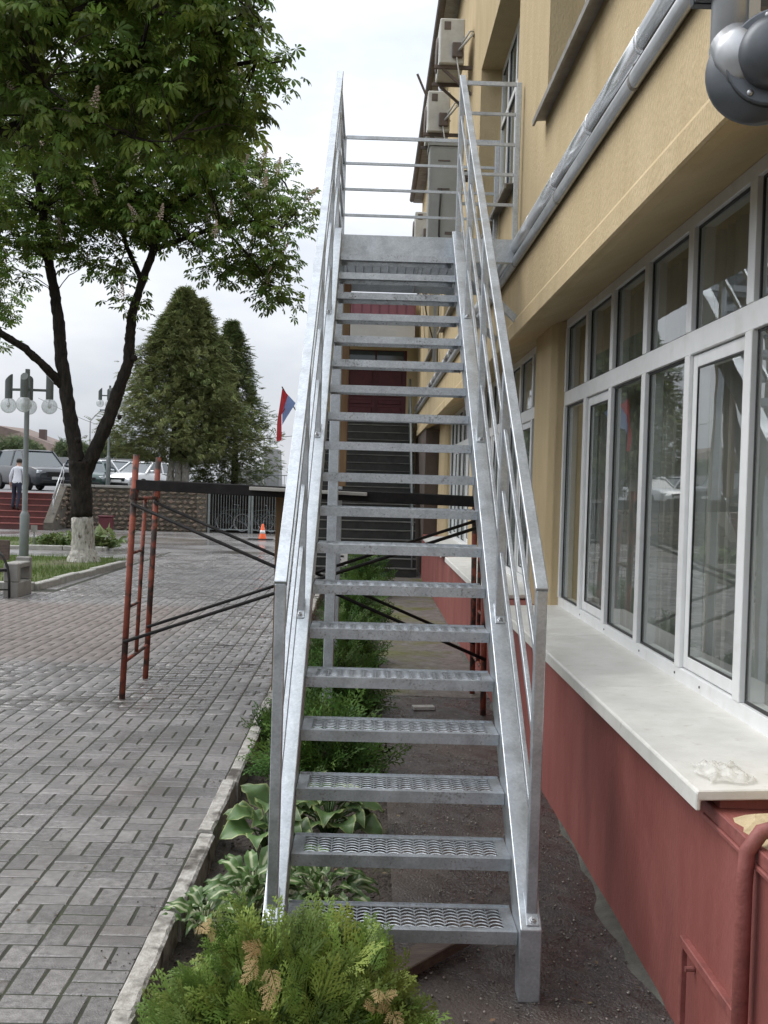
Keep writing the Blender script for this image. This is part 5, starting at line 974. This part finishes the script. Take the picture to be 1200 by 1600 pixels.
# nearer chestnut whose trunk stands left of the picture
NT = empty('chestnut_tree', (-6.3, 12.4, 0), 'nearer chestnut tree, its leafy boughs filling the upper left corner', 'tree')
tr_ = [Vector((-6.3, 12.4, -.1)), Vector((-6.25, 12.4, .5)), Vector((-6.2, 12.4, 2.2)), Vector((-6.0, 12.3, 3.6))]; p_, r_ = fine(tr_, [.36, .26, .22, .19]); build(trunk_tube(p_, r_, 16, .012, 8), 'trunk', 'bark', NT, smooth=True)
build(MB().lathe((-6.3, 12.4, 0.0), [(.55, -.02), (.55, .012), (.3, .03)], 20), 'soil_ring', 'soil', NT)
np_ = lambda x, y, Y: P(x, y, Y)
nl = [[Vector((-6.0, 12.3, 3.5)), np_(-80, 240, 12.3), np_(60, 190, 12.2), np_(190, 160, 12.0), np_(300, 120, 11.8), np_(400, 95, 11.7), np_(455, 90, 11.6)],
      [Vector((-6.1, 12.35, 3.2)), np_(-120, 160, 12), np_(20, 60, 11.6), np_(150, 0, 11.3), np_(280, -60, 11)], [Vector((-6.0, 12.3, 3.6)), np_(-60, 60, 12.8), np_(60, -60, 13), np_(200, -160, 13)],
      [np_(190, 160, 12), np_(215, 85, 11.6), np_(240, 20, 11.3), np_(260, -60, 11)], [np_(60, 190, 12.2), np_(130, 205, 11.6), np_(210, 215, 11.2), np_(270, 220, 11)], [np_(190, 160, 12), np_(280, 190, 12.2), np_(350, 175, 12.3)], [np_(240, 20, 11.3), np_(330, 40, 11.2), np_(390, 15, 11.1), np_(415, 5, 11)], [np_(20, 60, 11.6), np_(70, 130, 11), np_(110, 175, 10.6)]]
for l, r0, r1 in zip(nl, (.10, .09, .10, .035, .03, .026, .022, .028), (.004, .006, .01, .006, .004, .004, .003, .004)):
    n = len(l); p_, q_ = fine(l, [r0+(r1-r0)*i/(n-1) for i in range(n)], 4); p_ = [p_[0]]+[q+Vector((random.gauss(0, .025), random.gauss(0, .025), random.gauss(0, .03))) for q in p_[1:]]; build(trunk_tube(p_, q_, 10, min(.01, r1*.35), int(r0*999)), 'limb', 'bark', NT, smooth=True)
chestnut(NT, [E(110, 105, 11.6, 150, 1.3, 95), E(260, 110, 11.7, 120, 1.3, 90), E(345, 120, 11.8, 62, .8, 75, 1.1), E(420, 95, 11.7, 40, .4, 34, 1.0), E(385, 20, 11.1, 52, .5, 40, 1.0), E(-110, 90, 12, 120, 1.8, 140, .8), E(120, -90, 12, 260, 1.8, 110, .9), E(330, -80, 11.4, 110, 1.2, 70, .9), E(60, 210, 11.3, 70, .8, 40, .8), E(250, 205, 11.5, 120, .9, 42, 1.0), E(345, 190, 11.8, 60, .7, 40, 1.0)],
         [l[1:] for l in nl[:3]]+nl[3:], 400, 14, .275, 300, True, 26, .38)
# third chestnut at the far left edge
CT = empty('chestnut_tree', (-13.0, 31, 0), 'lighter green chestnut tree peeping in at the left edge', 'tree')
build(trunk_tube(*fine([Vector((-13, 31, -.1)), Vector((-12.9, 31, 2)), Vector((-12.6, 31, 4.5)), Vector((-12.2, 31, 7))], [.3, .22, .18, .08]), 12, .01, 4), 'trunk', 'bark', CT, smooth=True)
l3 = [[Vector((-12.9, 31, 2.5)), P(-60, 520, 31), P(0, 480, 30.8)], [Vector((-12.6, 31, 4.5)), P(-80, 420, 31), P(-10, 400, 30.8)]]
for l in l3: build(MB().tube(l, [.09, .06, .02], 8), 'limb', 'bark', CT, smooth=True)
chestnut(CT, [E(-25, 470, 30.5, 55, 1.4, 100), E(-110, 420, 31, 90, 2, 130), E(-60, 250, 31, 90, 2, 90)], l3, 150, 18, .36, 0, False, 14, .55)

# conifers behind the wall
def spray(nb):      # small drooping conifer spray
    V, F = [], []
    for k in range(nb):
        t = k/nb; s = -1 if k % 2 else 1; L_ = .42*(1-t*.6); x = t*.75; o = len(V); V += [(x, 0, -.25*x*x), (x+.22*L_, s*L_*.55, -.25*x*x-.03), (x+L_*.75, s*L_*.7, -.25*x*x-.22*L_), (x+.4*L_, s*L_*.3, -.25*x*x)]; F += [(o, o+1, o+2), (o, o+2, o+3)]
    o = len(V); V += [(0, -.02, 0), (0, .02, 0), (1, 0, -.3)]; F += [(o, o+1, o+2)]; return np.array(V), np.array(F)
SV, SF = spray(8)
def conifer(root, base, H, Rm, nspr, mname, size, lobes, zr0=.06, power=.9):
    bx_, by_, bz_ = base; V_, F_, r_, off = [], [], [], 0
    for (ox, oy, hh, rr, w) in lobes:
        n = int(nspr*w); t = RNG.random(n)**.8; z = bz_+H*hh*(zr0+(1-zr0)*t); prof = Rm*rr*np.minimum(1, (1-t)**power*1.25)*np.minimum(1, (t+.06)/.16); th = RNG.uniform(0, 2*np.pi, n)
        lay = 1+.26*np.sin(th*4+z*1.9)+.2*np.sin(th*7-z*3.7+2); rad = prof*lay*np.sqrt(RNG.uniform(.3, 1.0, n))*(1+.22*(RNG.random(n) > .9))
        pos = np.stack([bx_+ox+rad*np.cos(th), by_+oy+rad*np.sin(th), z-.12*rad], -1); ax = np.stack([np.cos(th), np.sin(th), RNG.normal(.05, .4, n)], -1)+RNG.normal(0, .35, (n, 3)); up = np.tile([0, 0, 1.], (n, 1))+RNG.normal(0, .3, (n, 3))
        V, F, r = scatter(SV, SF, pos, frames(ax, up), RNG.uniform(.6, 1.2, n)*size); V_.append(V); F_.append(F+off); r_.append(r); off += len(V)
    link('foliage', bulk('foliage', np.concatenate(V_), np.concatenate(F_), np.concatenate(r_)), mname, root)['kind'] = 'stuff'
cb_ = P(280, 760, 42.4)
cf = empty('conifer_tree', (cb_.x, 42.4, TZ2), 'broad dense olive green conifer behind the stone wall', 'tree')
for dx_ in (-.38, -.05, .25): build(MB().tube([(cb_.x+dx_, 42.4, 1.45), (cb_.x+dx_*.8, 42.4, 2.6)], [.16, .12], 10), 'whitewashed_trunk', 'whitewash', cf, smooth=True); build(MB().tube([(cb_.x+dx_*.8, 42.4, 2.6), (cb_.x+dx_*.3, 42.4, 6.5)], [.12, .04], 8), 'trunk', 'bark', cf, smooth=True)
conifer(cf, (cb_.x+.05, 42.4, 2.15), 7.0, 2.45, 8600, 'conifer', .40, [(0, 0, 1, 1, 1), (-.6, .1, .86, .8, .45), (.55, .2, .95, .75, .45)], .06, .82)
c2 = P(366, 760, 45)
cg = empty('conifer_tree', (c2.x, 45, TZ2), 'slimmer dark conifer right of the broad one, near the flag', 'tree'); build(MB().tube([(c2.x, 45, 1.4), (c2.x, 45, 7)], [.16, .03], 8), 'trunk', 'bark', cg, smooth=True)
conifer(cg, (c2.x-.25, 45, 1.4), 6.9, 1.75, 5200, 'conifer_dark', .42, [(0, 0, 1, 1, 1), (-.5, 0, .9, .8, .4)], .03, .85)
# hazy trees and shrubs beyond the car park
def bush_far(px, py, Y, rpx, hpx, label, n=1400, s=.5):
    c = P(px, py, Y); k = Y/FPX; o = empty('distant_tree', (c.x, Y, 1.5), label, 'tree', 'trees beyond the car park'); build(MB().tube([(c.x, Y, 1.4), (c.x, Y, c.z)], [.15, .05], 6), 'trunk', 'bark', o)
    pos = np.concatenate([in_ell((c.x+dx_*rpx*k, Y, c.z+dz_*hpx*k), (rpx*k*q, rpx*k*.6, hpx*k*q), n//3, .5) for dx_, dz_, q in ((0, 0, .9), (-.45, -.25, .6), (.45, -.2, .6))]); m = len(pos); V, F, r = scatter(SV, SF, pos, frames(rdir(m), rdir(m, .2, 1)), RNG.uniform(.6, 1.2, m)*s)
    link('crown', bulk('crown', V, F, r), 'far_leaf', o)['kind'] = 'stuff'
bush_far(28, 700, 78, 42, 20, 'pale bush below the distant house roof at left', 1800); bush_far(112, 700, 85, 26, 18, 'rounded distant tree left of the chestnut trunk'); bush_far(176, 700, 90, 32, 20, 'rounded distant tree in the chestnut fork', 1600); bush_far(212, 712, 95, 26, 14, 'low distant tree left of the broad conifer')
# ---- thuja shrubs
def frond_mesh(seed, fine_=True, nb=13):
    r = np.random.default_rng(seed); V, F = [], []
    def blade(p, d, L_, w, z0, z1):
        o = len(V); n = np.array([-d[1], d[0]]); a = p; b = p+d*L_*.45; c = p+d*L_
        V.extend([(a[0], a[1], z0), (b[0]+n[0]*w, b[1]+n[1]*w, (z0+z1)/2), (c[0], c[1], z1), (b[0]-n[0]*w, b[1]-n[1]*w, (z0+z1)/2)]); F.extend([(o, o+1, o+2), (o, o+2, o+3)])
    zc = lambda x, y: -.22*x*x-.35*y*y+.04*math.sin(x*9)
    blade(np.array([0., 0]), np.array([1., 0]), 1.0, .022, 0, zc(1, 0))
    for k in range(nb):
        t = .08+.88*k/nb; s = 1 if k % 2 else -1; L_ = (.46*(1-t)**.7+.06)*r.uniform(.8, 1.15); an = R(48-14*t)+r.normal(0, .08); d = np.array([math.cos(an), s*math.sin(an)]); p = np.array([t, .04*math.sin(3*t)])
        blade(p, d, L_, .020, zc(*p), zc(*(p+d*L_)))
        m = max(2, int(L_*22)) if fine_ else max(2, int(L_*8))
        for j in range(m):
            u = .15+.8*j/m; q = p+d*L_*u; s2 = 1 if j % 2 else -1; a2 = math.atan2(d[1], d[0])+s2*R(38); d2 = np.array([math.cos(a2), math.sin(a2)]); l2 = (.135*(1-u*.55))*(L_/.4)**.4*r.uniform(.8, 1.2)*(1 if fine_ else 1.5); blade(q, d2, l2, .017 if fine_ else .028, zc(*q), zc(*(q+d2*l2))-.012)
    me = bulk('frond', np.array(V), np.array(F)); return me, np.array(V), np.array(F)
fr_ = [frond_mesh(i) for i in range(6)]
for i_, (m_, _, _) in enumerate(fr_): m_.materials.append(M['thuja_mid' if i_ in (1, 4) else 'thuja'])
frd = [frond_mesh(20+i)[0] for i in range(2)]
for m_ in frd: m_.materials.append(M['thuja_dry'])
lowV, lowF = frond_mesh(50, False, 9)[1:]
def shell_dirs(n, zlo): 
    i = np.arange(n)+.5; z = 1-(1-zlo)*i/n; t = i*2.39996+RNG.normal(0, .12, n); r = np.sqrt(1-z*z); return np.stack([r*np.cos(t), r*np.sin(t), z], -1)
def thuja(loc, rad, label, nobj, ninner, size, dry=0, grp='dwarf thujas along the bed'):
    o = empty('thuja_shrub', loc, label, 'shrub', grp); c = np.array(loc)+np.array([0, 0, rad[2]*.18])
    st_m = MB()
    for k in range(7): d = rdir(1, .3, .9)[0]; st_m.tube([Vector(loc), Vector(c+d*np.array(rad)*.4), Vector(c+d*np.array(rad)*.75)], [.012, .008, .004], 5)
    build(st_m, 'stems', 'twig', o)
    def place(n, k0, k1, zlo, sc):
        d = shell_dirs(n, zlo)+RNG.normal(0, .08, (n, 3)); d /= np.linalg.norm(d, axis=1, keepdims=True); lump = 1+.13*np.sin(d[:, 0]*7+loc[1]*3)*np.sin(d[:, 1]*6+1)+.1*np.sin(d[:, 2]*9+loc[0]); pos = c+d*np.array(rad)*(RNG.uniform(k0, k1, n)*lump)[:, None]
        tang = rdir(n); ax = d*.75+tang*.45; ax[:, 2] += .28; ax /= np.linalg.norm(ax, axis=1, keepdims=True); up = d*.8+np.array([0, -.45, .55])+RNG.normal(0, .3, (n, 3)); return pos, frames(ax, up), RNG.uniform(.7, 1.2, n)*sc
    if nobj:
        pos, rot, scl = place(nobj, .55, .80, -.15, size)
        for i in range(nobj):
            f = bpy.data.objects.new('frond', fr_[i % 6][0]); C.objects.link(f); f.parent = o; f.matrix_parent_inverse = Matrix.Translation(-o.location); m4 = Matrix(rot[i].tolist()).to_4x4(); m4.translation = Vector(pos[i]); f.matrix_basis = m4 @ Matrix.Scale(float(scl[i]), 4)
    if nobj:
        for q_ in range(3):
            pos, rot, scl = place(190, .5, .84, -.25, size*.9); V, F, r = scatter(fr_[q_][1], fr_[q_][2], pos, rot, scl); link('outer_foliage', bulk('foliage', V, F, r), 'thuja_fine', o)['kind'] = 'stuff'
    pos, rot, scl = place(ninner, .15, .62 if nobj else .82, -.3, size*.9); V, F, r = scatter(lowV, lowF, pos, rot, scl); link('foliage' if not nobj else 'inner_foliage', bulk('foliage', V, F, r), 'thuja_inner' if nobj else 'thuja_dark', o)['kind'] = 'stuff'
    if not nobj:
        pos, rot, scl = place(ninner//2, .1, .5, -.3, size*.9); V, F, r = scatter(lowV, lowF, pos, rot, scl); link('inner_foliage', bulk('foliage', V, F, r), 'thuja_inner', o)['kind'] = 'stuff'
    return o
tb = thuja((-0.19, 3.36, -0.14), (0.50, 0.36, 0.445), 'bright green thuja shrub with a few dry golden sprays in the foreground', 300, 900, .175)
for k, (px, py, Y) in enumerate(((318, 1440, 3.33), (326, 1446, 3.30), (310, 1446, 3.32), (402, 1472, 3.12), (412, 1484, 3.10), (420, 1510, 3.05), (405, 1500, 3.08), (425, 1535, 3.04), (592, 1545, 3.07), (600, 1560, 3.05), (585, 1570, 3.03), (610, 1575, 3.04), (600, 1585, 3.0))):
    f = bpy.data.objects.new('dry_frond', frd[k % 2]); C.objects.link(f); f.parent = tb; f.matrix_parent_inverse = Matrix.Translation(-tb.location); f.location = P(px, py, Y); a = np.array([[random.uniform(-.5, .5), -.5, random.uniform(-.7, .5)]]); m4 = Matrix(frames(a, np.array([[0, -.8, .6]]))[0].tolist()).to_4x4(); m4.translation = P(px, py, Y); f.matrix_basis = m4 @ Matrix.Scale(random.uniform(.05, .085), 4); f['label'] = 'dry golden spray'
thuja((-0.25, 6.85, -0.10), (0.44, 0.42, 0.47), 'dark green thuja shrub beyond the broad-leaved hosta', 0, 420, .22)
thuja((-0.20, 8.9, -0.10), (0.42, 0.45, 0.48), 'dark thuja shrub at the foot of the front steel column', 0, 380, .22)
thuja((-0.18, 11.3, -0.10), (0.42, 0.6, 0.48), 'dark thuja shrub behind the rear steel column', 0, 360, .22)
thuja((-0.12, 14.2, -0.10), (0.45, 0.7, 0.62), 'farther thuja shrub below the crossing scaffold braces', 0, 320, .24)
thuja((-0.02, 18.3, -0.10), (0.50, 0.7, 0.72), 'farthest thuja shrub in front of the dark steps', 0, 300, .26)
thuja((-0.62, 7.9, -0.10), (0.20, 0.32, 0.22), 'low thuja shoots spreading over the kerb left of the rail post', 0, 110, .17)
# ---- hostas: every leaf a part
def hosta_leaf(i, L_, Wd, curl):
    V, F, rim = [], [], []; ns, nw = 9, 7
    for a in range(ns):
        t = a/(ns-1); w = Wd*math.sin(math.pi*min(1, .06+t*.94)**.75)**.9*(1 if t < .97 else .0); z = curl*math.sin(t*1.9)*L_-.42*L_*t*t
        for b in range(nw):
            u = -1+2*b/(nw-1); V.append((t*L_, u*w, z+.25*abs(u)*w-.012*abs(math.cos(u*7))*L_*(1-t)+.01*math.sin(t*14+i)*abs(u))); rim.append(max(abs(u), (t-.75)*4 if t > .75 else 0, (1-abs(t-.0)*30) if t < .03 else 0))
    for a in range(ns-1):
        for b in range(nw-1): o = a*nw+b; F.append((o, o+1, o+nw+1, o+nw))
    me = bulk('leaf', np.array(V), np.array(F)); at = me.attributes.new('rim', 'FLOAT', 'POINT'); at.data.foreach_set('value', np.array(rim, np.float32)); me.polygons.foreach_set('use_smooth', [True]*len(me.polygons)); return me
def hosta_plant(loc, n, L_, Wd, mname, label, hgt, rad):
    o = empty('hosta_plant', loc, label, 'plant'); ms_ = [hosta_leaf(i, L_, Wd, .25+.1*i) for i in range(4)]
    for m_ in ms_: m_.materials.append(M[mname])
    pt = MB()
    for k in range(n):
        q = (k+.5)/n; th = k*2.39996+random.uniform(-.2, .2); r_ = rad*math.sqrt(q)*random.uniform(.55, .8); z = hgt*(1-.75*q)*random.uniform(.85, 1.15)+.03; b = Vector((loc[0]+r_*math.cos(th), loc[1]+r_*math.sin(th), loc[2]+z))
        f = bpy.data.objects.new('leaf', ms_[k % 4]); C.objects.link(f); f.parent = o; f.matrix_parent_inverse = Matrix.Translation(-o.location); ax = np.array([[math.cos(th)+random.gauss(0, .2), math.sin(th)+random.gauss(0, .2), .45-.75*q]]); up = np.array([[random.gauss(0, .2)-.2*math.cos(th), -.25, 1]])
        m4 = Matrix(frames(ax, up)[0].tolist()).to_4x4(); m4.translation = b; f.matrix_basis = m4 @ Matrix.Scale(random.uniform(.8, 1.15), 4); pt.tube([Vector(loc)+Vector((random.uniform(-.03, .03), random.uniform(-.03, .03), 0)), Vector(loc).lerp(b, .5)+Vector((0, 0, .04)), b], .005, 5)
    build(pt, 'stalks', mname, o, smooth=True); return o
hosta_plant((-0.46, 5.55, -0.09), 20, .165, .072, 'hosta_green', 'broad-leaved hosta left of the rail post', .17, .20)
hosta_plant((-0.16, 5.75, -0.09), 28, .165, .072, 'hosta_green', 'broad-leaved hosta with pale leaf edges behind the third step', .20, .24)
hosta_plant((-0.44, 4.62, -0.09), 46, .135, .030, 'hosta_white', 'white-striped hosta just left of the rail post', .17, .22)
hosta_plant((-0.16, 4.75, -0.09), 44, .13, .028, 'hosta_white', 'white-striped hosta under the second step', .15, .22)
hosta_plant((-0.62, 4.45, -0.09), 20, .11, .026, 'hosta_white', 'small white-striped hosta against the kerb', .11, .15)
# ---- small plants on the far bed
def tuft(loc, n, s, label, h, cat='plant', m='small_leaf'):
    o = empty('garden_plant', loc, label, cat); pos = np.array(loc)+RNG.normal(0, 1, (n, 3))*np.array([h*.55, h*.35, 0])+np.array([0, 0, 1])*RNG.random((n, 1))*h*.7; d = rdir(n, .1, .9); tv = np.array([(0, 0, 0), (.5, -.2, .02), (1, 0, -.12), (.5, .2, .02)]); tf = np.array([(0, 1, 2), (0, 2, 3)]); V, F, r = scatter(tv, tf, pos, frames(d, rdir(n, .3, 1)), RNG.uniform(.6, 1.2, n)*s)
    link('leaves', bulk('leaves', V, F, r), m, o)['kind'] = 'stuff'
for k, (px, Y, h) in enumerate(((72, 27.6, .30), (84, 27.5, .36), (97, 27.6, .40), (108, 27.5, .36))):
    c = P(px, 850, Y); tuft((c.x, Y, .03), 160, .16, ('leafy clump beside the plant label', 'second leafy clump from the plant label', 'third leafy clump from the plant label', 'leafy clump nearest the white trunk')[k], h)
c = P(150, 850, 27.3); tuft((c.x, 27.3, .03), 260, .26, 'taller yellow-green plant right of the white trunk', .55); c = P(163, 855, 27.2); tuft((c.x, 27.2, .03), 90, .24, 'low spiky plant at the tip of the flower bed', .26)
